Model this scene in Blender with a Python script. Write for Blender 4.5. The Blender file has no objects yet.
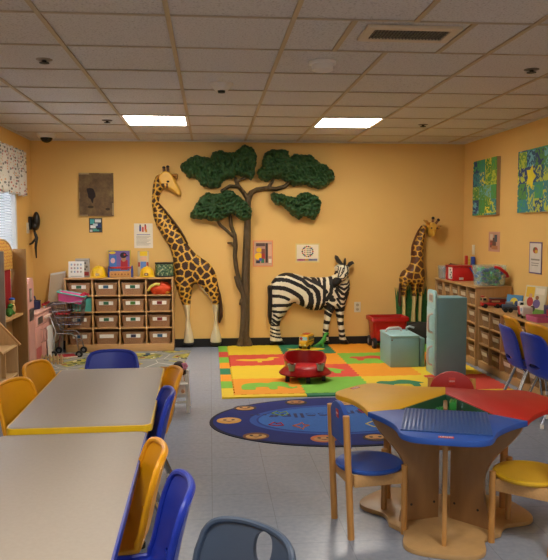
import bpy, bmesh, math, random
import numpy as np
from mathutils import Vector, Matrix
random.seed(7); rng = np.random.default_rng(11)
PI = math.pi
S = bpy.context.scene; COL = S.collection

# ------------------------------------------------------------------ camera
CZ = 1.40; F = 710.17; YAW, PIT, ROLL = .089657, .072467, .001969
D = 8.39; XL = -2.03; XR = 3.06; ZC = 2.418
_cy, _sy, _cp, _sp, _cr, _sr = math.cos(YAW), math.sin(YAW), math.cos(PIT), math.sin(PIT), math.cos(ROLL), math.sin(ROLL)
def ray(px, py):
    x = (px-274)/F; u = (280-py)/F
    x, u = x*_cr+u*_sr, -x*_sr+u*_cr
    y = _cp+u*_sp; z = -_sp+u*_cp
    return Vector((x*_cy+y*_sy, -x*_sy+y*_cy, z))
def _hit(px, py, ax, v):
    r = ray(px, py); p = r*(v/r[ax]); p.z += CZ; return p
def W(px, py, Y=D): return _hit(px, py, 1, Y)      # point on a plane facing the room at depth Y
def FL(px, py, z=0): return _hit(px, py, 2, z-CZ)  # point on a level plane
def RW(px, py, X=XR): return _hit(px, py, 0, X)    # point on a side plane
cam = bpy.data.cameras.new('camera'); co = bpy.data.objects.new('camera', cam); COL.objects.link(co)
cam.sensor_fit = 'HORIZONTAL'; cam.sensor_width = 36; cam.lens = F/548*36; cam.clip_start = .05
fw = Vector((_cp*_sy, _cp*_cy, -_sp)); up0 = Vector((_sp*_sy, _sp*_cy, _cp)); rt0 = Vector((_cy, -_sy, 0))
rt = rt0*_cr - up0*_sr; upv = rt0*_sr + up0*_cr
co.matrix_world = Matrix((( rt.x, upv.x, -fw.x, 0), (rt.y, upv.y, -fw.y, 0), (rt.z, upv.z, -fw.z, CZ), (0,0,0,1)))
S.camera = co

# ------------------------------------------------------------------ materials
def lin(h):
    h = h.lstrip('#'); c = [int(h[i:i+2], 16)/255 for i in (0, 2, 4)]
    return tuple((x/12.92 if x <= .04045 else ((x+.055)/1.055)**2.4) for x in c)+(1,)
_M = {}
def mat(h, rough=.5, metal=0, var=.06, scale=14, bump=0, bscale=60, coat=0, trans=0, alpha=1, stretch=None, emit=0, sub=0):
    key = (h, rough, metal, var, scale, bump, bscale, coat, trans, alpha, stretch, emit)
    if key in _M: return _M[key]
    m = bpy.data.materials.new('m_'+h.strip('#')+'_%d' % len(_M)); m.use_nodes = True
    nt = m.node_tree; b = nt.nodes['Principled BSDF']; N = nt.nodes.new; L = nt.links.new
    c = lin(h); b.inputs['Base Color'].default_value = c
    b.inputs['Roughness'].default_value = rough; b.inputs['Metallic'].default_value = metal
    if coat: b.inputs['Coat Weight'].default_value = coat; b.inputs['Coat Roughness'].default_value = .15
    if trans: b.inputs['Transmission Weight'].default_value = trans; b.inputs['IOR'].default_value = 1.2
    if alpha < 1: b.inputs['Alpha'].default_value = alpha
    if emit: b.inputs['Emission Color'].default_value = c; b.inputs['Emission Strength'].default_value = emit
    tc = N('ShaderNodeTexCoord'); src = tc.outputs['Object']
    if stretch:
        mp = N('ShaderNodeMapping'); mp.inputs['Scale'].default_value = stretch; L(src, mp.inputs['Vector']); src = mp.outputs['Vector']
    if var:
        n = N('ShaderNodeTexNoise'); n.inputs['Scale'].default_value = scale; n.inputs['Detail'].default_value = 5; L(src, n.inputs['Vector'])
        mx = N('ShaderNodeMix'); mx.data_type = 'RGBA'
        mx.inputs[6].default_value = tuple(max(0, x*(1-2*var)) for x in c[:3])+(1,); mx.inputs[7].default_value = tuple(min(1, x*(1+2*var)) for x in c[:3])+(1,)
        L(n.outputs['Fac'], mx.inputs[0]); L(mx.outputs[2], b.inputs['Base Color'])
    if bump:
        n2 = N('ShaderNodeTexNoise'); n2.inputs['Scale'].default_value = bscale; n2.inputs['Detail'].default_value = 3; L(src, n2.inputs['Vector'])
        bp = N('ShaderNodeBump'); bp.inputs['Strength'].default_value = bump; bp.inputs['Distance'].default_value = .01
        L(n2.outputs['Fac'], bp.inputs['Height']); L(bp.outputs['Normal'], b.inputs['Normal'])
    _M[key] = m; return m
def wood(h, stretch=(3, 30, 30), rough=.42, var=.09): return mat(h, rough, var=var, scale=3, stretch=stretch)

class NB:   # small node helper
    def __init__(s, name):
        s.m = bpy.data.materials.new(name); s.m.use_nodes = True; s.nt = s.m.node_tree; s.b = s.nt.nodes['Principled BSDF']
        s.tc = s.nt.nodes.new('ShaderNodeTexCoord')
    def n(s, t, **kw):
        x = s.nt.nodes.new('ShaderNode'+t)
        for k, v in kw.items(): setattr(x, k, v)
        return x
    def l(s, a, b): s.nt.links.new(a, b)
    def math(s, op, a, b=None):
        x = s.n('Math', operation=op)
        for i, v in enumerate((a, b)):
            if v is None: continue
            if hasattr(v, 'links'): s.l(v, x.inputs[i])
            else: x.inputs[i].default_value = v
        return x.outputs[0]
    def mix(s, fac, a, b):
        x = s.n('Mix', data_type='RGBA')
        for i, v in ((0, fac), (6, a), (7, b)):
            if hasattr(v, 'links'): s.l(v, x.inputs[i])
            else: x.inputs[i].default_value = v
        return x.outputs[2]
    def ramp(s, fac, stops, const=False):
        r = s.n('ValToRGB'); cr = r.color_ramp
        if const: cr.interpolation = 'CONSTANT'
        while len(cr.elements) < len(stops): cr.elements.new(.5)
        for e, (p, c) in zip(cr.elements, stops): e.position = p; e.color = lin(c)
        s.l(fac, r.inputs[0]); return r.outputs[0]

def floor_mat():
    k = NB('floor_tiles'); sep = k.n('SeparateXYZ'); k.l(k.tc.outputs['Object'], sep.inputs[0])
    def seam(o):
        f = k.math('FRACT', k.math('DIVIDE', o, .305)); a = k.math('ABSOLUTE', k.math('SUBTRACT', f, .5)); return k.math('GREATER_THAN', a, .4935)
    sm = k.math('MAXIMUM', seam(sep.outputs[0]), seam(sep.outputs[1]))
    n1 = k.n('TexNoise'); n1.inputs['Scale'].default_value = 38; n1.inputs['Detail'].default_value = 6; k.l(k.tc.outputs['Object'], n1.inputs['Vector'])
    n2 = k.n('TexNoise'); n2.inputs['Scale'].default_value = 2.2; n2.inputs['Detail'].default_value = 2; k.l(k.tc.outputs['Object'], n2.inputs['Vector'])
    base = k.ramp(n1.outputs['Fac'], [(.3, '#8b95a6'), (.5, '#929cac'), (.7, '#99a3b3')])
    base = k.mix(k.math('MULTIPLY', n2.outputs['Fac'], .35), base, lin('#7c8799'))
    k.l(k.mix(k.math('MULTIPLY', sm, .4), base, lin('#5c636b')), k.b.inputs['Base Color'])
    k.b.inputs['Roughness'].default_value = .27
    bp = k.n('Bump'); bp.inputs['Strength'].default_value = .05; k.l(n2.outputs['Fac'], bp.inputs['Height']); k.l(bp.outputs[0], k.b.inputs['Normal'])
    return k.m
def ceil_mat():
    k = NB('ceiling_tile'); n1 = k.n('TexNoise'); n1.inputs['Scale'].default_value = 90; n1.inputs['Detail'].default_value = 4; k.l(k.tc.outputs['Object'], n1.inputs['Vector'])
    k.l(k.ramp(n1.outputs['Fac'], [(.34, '#b3afab'), (.44, '#cfccc9'), (.7, '#d6d4d1')]), k.b.inputs['Base Color']); k.b.inputs['Roughness'].default_value = .9
    bp = k.n('Bump'); bp.inputs['Strength'].default_value = .25; bp.inputs['Distance'].default_value = .004; k.l(n1.outputs['Fac'], bp.inputs['Height']); k.l(bp.outputs[0], k.b.inputs['Normal'])
    return k.m
def playrug_mat():
    k = NB('road_rug'); mp = k.n('Mapping'); k.l(k.tc.outputs['Object'], mp.inputs['Vector'])
    v = k.n('TexVoronoi', feature='DISTANCE_TO_EDGE'); v.inputs['Scale'].default_value = 2.0; k.l(mp.outputs[0], v.inputs['Vector'])
    nz = k.n('TexNoise'); nz.inputs['Scale'].default_value = 7; nz.inputs['Detail'].default_value = 3; k.l(mp.outputs[0], nz.inputs['Vector'])
    cells = k.n('TexVoronoi'); cells.inputs['Scale'].default_value = 22; k.l(mp.outputs[0], cells.inputs['Vector'])
    sep = k.n('SeparateColor'); k.l(cells.outputs['Color'], sep.inputs[0])
    land = k.ramp(nz.outputs['Fac'], [(.35, '#8f8d3c'), (.48, '#b5a944'), (.6, '#7c8040'), (.72, '#c2b45c')])
    patch = k.ramp(sep.outputs[0], [(0, '#2c3626'), (.25, '#c8b94e'), (.45, '#2e4c66'), (.6, '#d8d0b4'), (.75, '#30502c'), (.9, '#8f3a2c')], True)
    land = k.mix(k.math('GREATER_THAN', sep.outputs[1], .6), land, patch)
    col = k.mix(k.math('LESS_THAN', v.outputs[0], .13), land, lin('#85847c'))
    col = k.mix(k.math('LESS_THAN', v.outputs[0], .009), col, lin('#b8b4a4'))
    k.l(col, k.b.inputs['Base Color']); k.b.inputs['Roughness'].default_value = .95
    return k.m
def valance_mat():
    k = NB('dotted_cotton'); mp = k.n('Mapping'); mp.inputs['Scale'].default_value = (0, 34, 34); k.l(k.tc.outputs['Object'], mp.inputs['Vector'])
    v = k.n('TexVoronoi'); v.inputs['Scale'].default_value = 1; v.inputs['Randomness'].default_value = .55; k.l(mp.outputs[0], v.inputs['Vector'])
    sep = k.n('SeparateColor'); k.l(v.outputs['Color'], sep.inputs[0])
    dots = k.ramp(sep.outputs[0], [(0, '#33302c'), (.28, '#b8392c'), (.45, '#d98b2c'), (.62, '#38424c'), (.78, '#c9a83a'), (.9, '#7c2f28')], True)
    k.l(k.mix(k.math('LESS_THAN', v.outputs['Distance'], .4), lin('#e4dfd2'), dots), k.b.inputs['Base Color']); k.b.inputs['Roughness'].default_value = .9
    tr = k.n('BsdfTranslucent'); tr.inputs[0].default_value = lin('#e8e2d2'); ms = k.n('MixShader'); ms.inputs[0].default_value = .3
    out = k.nt.nodes['Material Output']; k.l(k.b.outputs[0], ms.inputs[1]); k.l(tr.outputs[0], ms.inputs[2]); k.l(ms.outputs[0], out.inputs[0])
    return k.m
def mosaic_mat(seed):
    k = NB('mosaic_canvas'); mp = k.n('Mapping'); mp.inputs['Scale'].default_value = (0, 5.8, 6.6); mp.inputs['Location'].default_value = (seed, seed*.37, seed*.61); k.l(k.tc.outputs['Object'], mp.inputs['Vector'])
    fl = k.n('VectorMath', operation='FLOOR'); k.l(mp.outputs[0], fl.inputs[0])
    wn = k.n('TexWhiteNoise'); k.l(fl.outputs[0], wn.inputs['Vector'])
    nz = k.n('TexNoise'); nz.inputs['Scale'].default_value = 2.6; nz.inputs['Detail'].default_value = 2; nz.inputs['Distortion'].default_value = 1.5; k.l(mp.outputs[0], nz.inputs['Vector'])
    a = k.ramp(wn.outputs['Value'], [(0, '#1d4f74'), (.2, '#2f7f8c'), (.4, '#4c8c3f'), (.6, '#1f3d78'), (.75, '#2f8a7a'), (.9, '#6c9a3c')], True)
    sep = k.n('SeparateColor'); k.l(wn.outputs['Color'], sep.inputs[0])
    b2 = k.ramp(sep.outputs[1], [(0, '#b9c440'), (.3, '#3f9a58'), (.55, '#68aebc'), (.75, '#e0d23a'), (.9, '#22406e')], True)
    k.l(k.mix(k.math('GREATER_THAN', nz.outputs['Fac'], .53), a, b2), k.b.inputs['Base Color']); k.b.inputs['Roughness'].default_value = .6
    return k.m
def weave_mat(h, h2, sc=170):
    k = NB('woven'); w = k.n('TexChecker'); w.inputs['Scale'].default_value = sc; w.inputs['Color1'].default_value = lin(h); w.inputs['Color2'].default_value = lin(h2)
    k.l(k.tc.outputs['Object'], w.inputs['Vector']); k.l(w.outputs[0], k.b.inputs['Base Color']); k.b.inputs['Roughness'].default_value = .6
    bp = k.n('Bump'); bp.inputs['Strength'].default_value = .4; bp.inputs['Distance'].default_value = .003; k.l(w.outputs['Fac'], bp.inputs['Height']); k.l(bp.outputs[0], k.b.inputs['Normal'])
    return k.m
def poster_mat():
    k = NB('worn_painted_canvas'); n1 = k.n('TexNoise'); n1.inputs['Scale'].default_value = 9; n1.inputs['Detail'].default_value = 8; n1.inputs['Roughness'].default_value = .7; k.l(k.tc.outputs['Object'], n1.inputs['Vector'])
    k.l(k.ramp(n1.outputs['Fac'], [(.3, '#4d3a26'), (.5, '#6b5438'), (.62, '#76613f'), (.75, '#a08a5c')]), k.b.inputs['Base Color']); k.b.inputs['Roughness'].default_value = .8
    return k.m

WALL = mat('#deb468', .75, var=.02, scale=3, bump=.06, bscale=120)
CREAM = mat('#e8dcc0', .7); WHITE = mat('#e6e4de', .5, var=.02); PAPER = mat('#ddd3bd', .8, var=.03); BLACK = mat('#0d0c0b', .55, var=.05)
RUBBER = mat('#1a1a1b', .75); CHROME = mat('#b8b8ba', .22, 1, var=.02); STEEL = mat('#8e9094', .35, 1, var=.03)
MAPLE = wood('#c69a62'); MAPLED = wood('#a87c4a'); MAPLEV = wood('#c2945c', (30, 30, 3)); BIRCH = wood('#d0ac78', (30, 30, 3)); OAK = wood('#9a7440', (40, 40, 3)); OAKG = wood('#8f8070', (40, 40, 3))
BEECH = wood('#c08a48', (30, 30, 3)); CARC = wood('#b98c58', (30, 3, 30))
YEL = mat('#e4a010', .42, var=.04, bump=.04, bscale=250); BLU = mat('#1c37ad', .42, var=.04, bump=.04, bscale=250); SLATE = mat('#3f5068', .45, var=.04, bump=.04, bscale=250)
RED = mat('#b81f1c', .35, var=.04); LBLUE = mat('#86b4bc', .4, var=.04); PINK = mat('#cf988c', .5, var=.04)
LEGOB = mat('#2450a6', .5, var=.03); LEGOY = mat('#e2aa08', .55, var=.03); LEGOR = mat('#b81c14', .55, var=.03)
GREEN = mat('#2f7a34', .5); TEAL = mat('#5ec0b4', .45); HOTP = mat('#d65a92', .45)

# ------------------------------------------------------------------ mesh builder
class MB:
    def __init__(s, *mats): s.v = []; s.f = []; s.mi = []; s.mats = list(mats); s.m = 0; s.X = None
    def use(s, m):
        if m not in s.mats: s.mats.append(m)
        s.m = s.mats.index(m); return s
    def add(s, vs, fs, ms=None):
        o = len(s.v)
        if s.X is not None: vs = [s.X @ Vector(p) for p in vs]
        s.v += [tuple(p) for p in vs]; s.f += [tuple(i+o for i in f) for f in fs]; s.mi += (list(ms) if ms is not None else [s.m]*len(fs)); return s
    def bm(s, b):
        b.verts.index_update(); s.add([v.co.copy() for v in b.verts], [[v.index for v in f.verts] for f in b.faces]); b.free(); return s
    def box(s, c, d, bev=0, seg=2):
        b = bmesh.new(); bmesh.ops.create_cube(b, size=1)
        for v in b.verts: v.co = Vector((c[0]+v.co.x*d[0], c[1]+v.co.y*d[1], c[2]+v.co.z*d[2]))
        if bev: bmesh.ops.bevel(b, geom=b.edges[:], offset=min(bev, min(d)*.49), segments=seg, profile=.5, affect='EDGES')
        return s.bm(b)
    def b2(s, lo, hi, bev=0): return s.box([(a+b)/2 for a, b in zip(lo, hi)], [abs(b-a) for a, b in zip(lo, hi)], bev)
    def cyl(s, p0, p1, r0, r1=None, n=16):
        p0, p1 = Vector(p0), Vector(p1); r1 = r0 if r1 is None else r1; ax = (p1-p0).normalized()
        a = ax.orthogonal().normalized(); b = ax.cross(a); vs = []
        for p, r in ((p0, r0), (p1, r1)): vs += [p+(a*math.cos(2*PI*i/n)+b*math.sin(2*PI*i/n))*r for i in range(n)]
        fs = [(i, (i+1) % n, n+(i+1) % n, n+i) for i in range(n)]+[tuple(range(n))[::-1], tuple(range(n, 2*n))]
        return s.add(vs, fs)
    def tube(s, pts, r, n=8, closed=False):
        P = [Vector(p) for p in pts]; k = len(P); rr = r if isinstance(r, (list, tuple)) else [r]*k; vs = []; a = None
        for i, p in enumerate(P):
            t = ((P[(i+1) % k]-P[i-1]) if closed else (P[min(i+1, k-1)]-P[max(i-1, 0)])).normalized()
            a = (t.orthogonal() if a is None else a-t*a.dot(t)).normalized(); b = t.cross(a)
            vs += [p+(a*math.cos(2*PI*j/n)+b*math.sin(2*PI*j/n))*rr[i] for j in range(n)]
        fs = []
        for i in range(k if closed else k-1):
            o, q = i*n, ((i+1) % k)*n
            fs += [(o+j, o+(j+1) % n, q+(j+1) % n, q+j) for j in range(n)]
        if not closed: fs += [tuple(range(n))[::-1], tuple(range((k-1)*n, k*n))]
        return s.add(vs, fs)
    def lathe(s, prof, c=(0, 0, 0), n=24, sx=1, sy=1):
        vs = []; fs = []; k = len(prof)
        for r, z in prof: vs += [(c[0]+sx*r*math.cos(2*PI*j/n), c[1]+sy*r*math.sin(2*PI*j/n), c[2]+z) for j in range(n)]
        for i in range(k-1): fs += [(i*n+j, i*n+(j+1) % n, (i+1)*n+(j+1) % n, (i+1)*n+j) for j in range(n)]
        if prof[0][0] > 0: fs.append(tuple(range(n))[::-1])
        if prof[-1][0] > 0: fs.append(tuple(range((k-1)*n, k*n)))
        return s.add(vs, fs)
    def prism(s, poly, lo, hi, ax='z', bev=0):
        def mp(p, t): return (p[0], p[1], t) if ax == 'z' else ((p[0], t, p[1]) if ax == 'y' else (t, p[0], p[1]))
        b = bmesh.new(); k = len(poly); A = [b.verts.new(mp(p, lo)) for p in poly]; B = [b.verts.new(mp(p, hi)) for p in poly]
        f0 = b.faces.new(A); f1 = b.faces.new(B[::-1])
        for i in range(k): b.faces.new((A[i], A[(i+1) % k], B[(i+1) % k], B[i]))
        bmesh.ops.recalc_face_normals(b, faces=b.faces[:])
        if bev: bmesh.ops.bevel(b, geom=list(set(f0.edges[:]+f1.edges[:])), offset=bev, segments=2, profile=.5, affect='EDGES')
        bmesh.ops.triangulate(b, faces=[f for f in b.faces if len(f.verts) > 4])
        return s.bm(b)
    def ell(s, c, r, n=16, k=10):
        prof = [(max(math.sin(PI*i/k), 1e-4), -math.cos(PI*i/k)) for i in range(k+1)]; vs = []; fs = []
        for a, z in prof: vs += [(c[0]+r[0]*a*math.cos(2*PI*j/n), c[1]+r[1]*a*math.sin(2*PI*j/n), c[2]+r[2]*z) for j in range(n)]
        for i in range(k): fs += [(i*n+j, i*n+(j+1) % n, (i+1)*n+(j+1) % n, (i+1)*n+j) for j in range(n)]
        return s.add(vs, fs)
    def grid(s, fn, nu, nv, thick=0, skip=None):
        b = bmesh.new(); V = [[b.verts.new(fn(i/nu, j/nv)) for i in range(nu+1)] for j in range(nv+1)]
        for j in range(nv):
            for i in range(nu):
                if skip and skip((i+.5)/nu, (j+.5)/nv): continue
                b.faces.new((V[j][i], V[j][i+1], V[j+1][i+1], V[j+1][i]))
        bmesh.ops.delete(b, geom=[v for v in b.verts if not v.link_faces], context='VERTS')
        if thick: bmesh.ops.recalc_face_normals(b, faces=b.faces[:]); bmesh.ops.solidify(b, geom=b.faces[:], thickness=thick)
        return s.bm(b)
    def build(s, name, parent=None, org=None, ang=38, flat=False):
        me = bpy.data.meshes.new(name); v = s.v
        if org is None and parent is not None and parent.get('_w'): org = parent['_w']
        if org is not None: v = [(p[0]-org[0], p[1]-org[1], p[2]-org[2]) for p in v]
        me.from_pydata(v, [], s.f)
        for m in s.mats: me.materials.append(m)
        me.polygons.foreach_set('material_index', s.mi)
        b = bmesh.new(); b.from_mesh(me); bmesh.ops.recalc_face_normals(b, faces=b.faces[:]); b.to_mesh(me); b.free()
        if not flat:
            me.polygons.foreach_set('use_smooth', [True]*len(me.polygons)); me.set_sharp_from_angle(angle=math.radians(ang))
        me.update()
        o = bpy.data.objects.new(name, me); COL.objects.link(o)
        if parent is not None:
            o.parent = parent
            if parent.get('_w'): o['_w'] = parent['_w']
        elif org is not None: o.location = org
        return o

def tag(o, label, cat, group=None, kind=None):
    o['label'] = label; o['category'] = cat
    if group: o['group'] = group
    if kind: o['kind'] = kind
    return o
def thing(name, label, cat, loc=(0, 0, 0), rz=0, group=None, world=False):
    o = bpy.data.objects.new(name, None); o.empty_display_size = .05; COL.objects.link(o); o.location = loc; o.rotation_euler = (0, 0, rz)
    if world: o['_w'] = tuple(loc)          # parts are given in room coordinates
    return tag(o, label, cat, group)
def struct(o): o['kind'] = 'structure'; return o
def dup(root, loc, rz=None, label=None, group=None):
    r = root.copy(); COL.objects.link(r); r.location = loc
    if rz is not None: r.rotation_euler = (0, 0, rz)
    if label: r['label'] = label
    if group: r['group'] = group
    for ch in list(root.children):
        c = ch.copy(); COL.objects.link(c); c.parent = r
        for g in list(ch.children):
            d = g.copy(); COL.objects.link(d); d.parent = c
    return r
def remat(root, old, new):      # give a copy its own colour
    for o in [root]+list(root.children_recursive):
        if o.type == 'MESH' and any(m == old for m in o.data.materials):
            o.data = o.data.copy()
            for i, m in enumerate(o.data.materials):
                if m == old: o.data.materials[i] = new
def smooth_poly(P, it=2, closed=True):
    P = [tuple(p) for p in P]
    for _ in range(it):
        Q = []; n = len(P)
        for i in range(n):
            a, b, c, d = P[i-1], P[i], P[(i+1) % n], P[(i+2) % n]
            Q.append(b); Q.append(tuple((-x+9*y+9*z-w)/16 for x, y, z, w in zip(a, b, c, d)))
        P = Q
    return P
def rrect(w, h, r, n=5):
    P = []
    for cx, cy, a in ((w/2-r, h/2-r, 0), (-w/2+r, h/2-r, 90), (-w/2+r, -h/2+r, 180), (w/2-r, -h/2+r, 270)):
        P += [(cx+r*math.cos(math.radians(a+90*i/n)), cy+r*math.sin(math.radians(a+90*i/n))) for i in range(n+1)]
    return P
def text_mesh(body, size, m, name, parent, M, ext=.0008, spacing=1.0, bold=0):
    cu = bpy.data.curves.new('t', 'FONT'); cu.body = body; cu.size = size; cu.align_x = 'CENTER'; cu.align_y = 'CENTER'; cu.extrude = ext; cu.space_character = spacing; cu.offset = bold
    t = bpy.data.objects.new('t', cu); COL.objects.link(t); dg = bpy.context.evaluated_depsgraph_get()
    me = bpy.data.meshes.new_from_object(t.evaluated_get(dg)); bpy.data.objects.remove(t); bpy.data.curves.remove(cu)
    me.transform(M); me.materials.clear(); me.materials.append(m); me.name = name
    o = bpy.data.objects.new(name, me); COL.objects.link(o)
    if parent is not None: o.parent = parent
    return o

# ------------------------------------------------------------------ relief sculptures (half-round bodies on the wall)
def sd_poly(P, poly):
    A = np.array(poly); B = np.roll(A, -1, 0); d = np.full(len(P), 1e9); ins = np.zeros(len(P), bool)
    for a, b in zip(A, B):
        e = b-a; w = P-a; t = np.clip((w@e)/max(e@e, 1e-12), 0, 1); q = w-t[:, None]*e; d = np.minimum(d, (q**2).sum(1))
        c = (a[1] > P[:, 1]) != (b[1] > P[:, 1]); xi = a[0]+(P[:, 1]-a[1])*e[0]/(e[1] if abs(e[1]) > 1e-12 else 1e-12); ins ^= c & (P[:, 0] < xi)
    d = np.sqrt(d); return np.where(ins, d, -d)
def sd_stroke(P, pts):
    best = np.full(len(P), -1e9)
    for (ax, az, ar), (bx, bz, br) in zip(pts[:-1], pts[1:]):
        a = np.array((ax, az)); e = np.array((bx-ax, bz-az)); t = np.clip(((P-a)@e)/max(e@e, 1e-12), 0, 1)
        best = np.maximum(best, ar+(br-ar)*t-np.linalg.norm(P-a-t[:, None]*e, axis=1))
    return best
def fields(P, fs):
    sd = np.full(len(P), -1e9); dep = np.zeros(len(P))
    for kind, data, T, R, off in fs:
        d = sd_poly(P, data) if kind == 'p' else sd_stroke(P, data)
        sd = np.maximum(sd, d); q = np.clip(d/R, 0, 1); dep = np.maximum(dep, np.where(d > 0, off*np.clip(d/.008, 0, 1)+T*np.sqrt(q*(2-q)), 0))
    return sd, dep
def relief(mb, fs, s, facemat=None, lump=None, y0=D-.002, smooth=2):
    pts = np.concatenate([np.array(d)[:, :2] for _, d, *_ in fs]); lo = pts.min(0)-.06; hi = pts.max(0)+.06
    nx, nz = int((hi[0]-lo[0])/s)+2, int((hi[1]-lo[1])/s)+2
    gx, gz = np.meshgrid(lo[0]+s*np.arange(nx), lo[1]+s*np.arange(nz)); P = np.stack([gx.ravel(), gz.ravel()], 1)
    cc = P+s/2; sdc, _ = fields(cc, fs); keep = (sdc > -.15*s).reshape(nz, nx); keep[-1] = False; keep[:, -1] = False
    J, I = np.nonzero(keep); ids = J*nx+I; F4 = np.stack([ids, ids+1, ids+nx+1, ids+nx], 1)
    used = np.unique(F4); cnt = np.bincount(F4.ravel(), minlength=nx*nz); bd = used[cnt[used] < 4]
    Q = P.copy(); q = Q[bd]
    for _ in range(4):
        f0, _ = fields(q, fs); h = s*.3; gx_ = (fields(q+[h, 0], fs)[0]-f0)/h; gz_ = (fields(q+[0, h], fs)[0]-f0)/h
        g2 = np.maximum(gx_**2+gz_**2, .3); st = np.clip(f0, -s, s)
        q = q-np.stack([gx_, gz_], 1)*(st/g2)[:, None]
    Q[bd] = q; _, dep = fields(Q, fs); isb = np.zeros(nx*nz, bool); isb[bd] = True; dep[isb] = 0
    dg = dep.reshape(nz, nx).copy()
    for _ in range(smooth):
        a = dg.copy(); a[1:-1, 1:-1] = (4*dg[1:-1, 1:-1]+dg[:-2, 1:-1]+dg[2:, 1:-1]+dg[1:-1, :-2]+dg[1:-1, 2:])/8; dg = a
    dep = np.where(isb, 0, dg.ravel())
    if lump is not None: dep = np.where(isb, 0, np.maximum(dep+lump(Q)*np.clip(dep/.03, 0, 1), .004))
    ci = -np.ones(nx*nz, int); ci[used] = np.arange(len(used)); n0 = len(used)
    vs = [(Q[i, 0], y0-.012-dep[i], Q[i, 1]) for i in used]; fs4 = ci[F4]
    fm = facemat(Q[F4].mean(1)) if facemat else np.full(len(F4), mb.m)
    # skirt back to the wall
    E = {}
    for a, f in enumerate(fs4):
        for k in range(4):
            e = (f[k], f[(k+1) % 4]); r = (e[1], e[0])
            if r in E: del E[r]
            else: E[e] = a
    sk = {}; fl = [tuple(map(int, f)) for f in fs4]; ml = [int(x) for x in fm]
    for (a, b), fi in E.items():
        for p in (a, b):
            if p not in sk: sk[p] = len(vs); vs.append((vs[p][0], y0, vs[p][2]))
        fl.append((int(a), int(b), sk[b], sk[a])); ml.append(int(fm[fi]))
    return mb.add(vs, fl, ml)
def wpx(P, ox=0, oy=0, sc=1, Y=D): return [(w.x, w.z) for w in (W(ox+p[0]/sc, oy+p[1]/sc, Y) for p in P)]
PXM = 85.0   # pixels per metre on the back wall
def wst(P, ox=0, oy=0, sc=1): return [(w.x, w.z, r/sc/PXM) for w, r in ((W(ox+p[0]/sc, oy+p[1]/sc), p[2]) for p in P)]

# ================================================================== THE SETTING
YN = -1.6     # the room runs on behind the camera
m = MB(floor_mat()); m.b2((XL-.1, YN, -.1), (XR+.1, D+.1, 0)); struct(m.build('floor'))
m = MB(WALL); m.b2((XL-.1, D, 0), (XR+.1, D+.1, ZC)); struct(m.build('wall_back'))
m = MB(WALL); m.b2((XR, YN, 0), (XR+.1, D, ZC)); struct(m.build('wall_right'))
WY0, WY1, WZ0, WZ1 = 5.2, 7.70, .98, 2.05
m = MB(WALL); m.b2((XL-.1, YN, 0), (XL, WY0, ZC)); m.b2((XL-.1, WY1, 0), (XL, D, ZC)); m.b2((XL-.1, WY0, 0), (XL, WY1, WZ0)); m.b2((XL-.1, WY0, WZ1), (XL, WY1, ZC)); struct(m.build('wall_left'))
BB = mat('#0a0909', .6)
m = MB(BB); m.b2((XL, D-.012, 0), (XR, D, .1)); struct(m.build('baseboard_back'))
m = MB(BB); m.b2((XL, YN, 0), (XL+.012, D-.012, .1)); struct(m.build('baseboard_left'))
m = MB(BB); m.b2((XR-.012, YN, 0), (XR, D-.012, .1)); struct(m.build('baseboard_right'))
# suspended ceiling: tiles with light tan bars, two lamp openings and two added ones out of view
T = .6096; GX, GY = -.8027, 3.5207
LAMPS = [(0, 5), (3, 5), (0, -4), (3, -4)]     # tile column, row; last two are added panels, unseen, to brighten the foreground
m = MB(ceil_mat()); bar = mat('#b9a684', .5, var=.03); barw = mat('#b8aa94', .5, var=.03)
for i in range(-3, 8):
    for j in range(-9, 9):
        x0, y0 = GX+i*T, GY+j*T; x1, y1 = min(x0+T, XR), min(y0+T, D); x0 = max(x0, XL); y0 = max(y0, YN)
        if x1 <= x0 or y1 <= y0 or (i, j) in LAMPS: continue
        dz = random.uniform(0, .004); m.use(m.mats[0]).b2((x0, y0, ZC+.004+dz), (x1, y1, ZC+.03))
for i in range(-2, 8):
    x = GX+i*T
    if XL < x < XR:
        for y0, y1 in (((YN, GY), (GY+T, D)) if i == 3 else ((YN, D),)): m.use(bar).b2((x-.012, y0, ZC-.003), (x+.012, y1, ZC+.006))
for j in range(-8, 9):
    y = GY+j*T
    if YN < y < D: m.use(barw).b2((XL, y-.005, ZC-.002), (XR, y+.005, ZC+.006))
for x in (GX+2.5*T, GX+3.5*T): m.use(bar).b2((x-.014, GY, ZC-.003), (x+.014, GY+T, ZC+.006))
m.use(mat('#cfc9bd', .7)).b2((XL, YN, ZC-.014), (XL+.022, D, ZC+.004)); m.b2((XR-.022, YN, ZC-.014), (XR, D, ZC+.004)); m.b2((XL, D-.022, ZC-.014), (XR, D, ZC+.004))
m.use(mat('#6b675f', .9)).b2((XL-.1, YN, ZC+.16), (XR+.1, D+.1, ZC+.2))
struct(m.build('ceiling', flat=True))
# window with frame, behind slatted blind and dotted valance
wf = mat('#dcdcd8', .4)
m = MB(wf)
for lo, hi in (((XL-.1, WY1-.05, WZ0), (XL+.012, WY1, WZ1)), ((XL-.1, WY0, WZ0), (XL+.012, WY0+.05, WZ1)), ((XL-.1, WY0+.05, WZ0), (XL+.03, WY1-.05, WZ0+.04)), ((XL-.1, WY0+.05, WZ1-.04), (XL+.012, WY1-.05, WZ1)), ((XL-.08, 6.42, WZ0+.04), (XL-.05, 6.48, WZ1-.04))): m.b2(lo, hi)
wn = struct(m.build('window_1'))
m = MB(mat('#ffffff', .02, trans=1, var=0)); m.b2((XL-.072, WY0, WZ0), (XL-.066, WY1, WZ1)); m.build('pane', wn)
bl = mat('#e8ecf0', .5, var=.01)
t = thing('window_blind', 'white horizontal slat blind closed over the window in left wall', 'blind', (XL-.03, WY1-.06, WZ1-.05), world=True)
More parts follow.
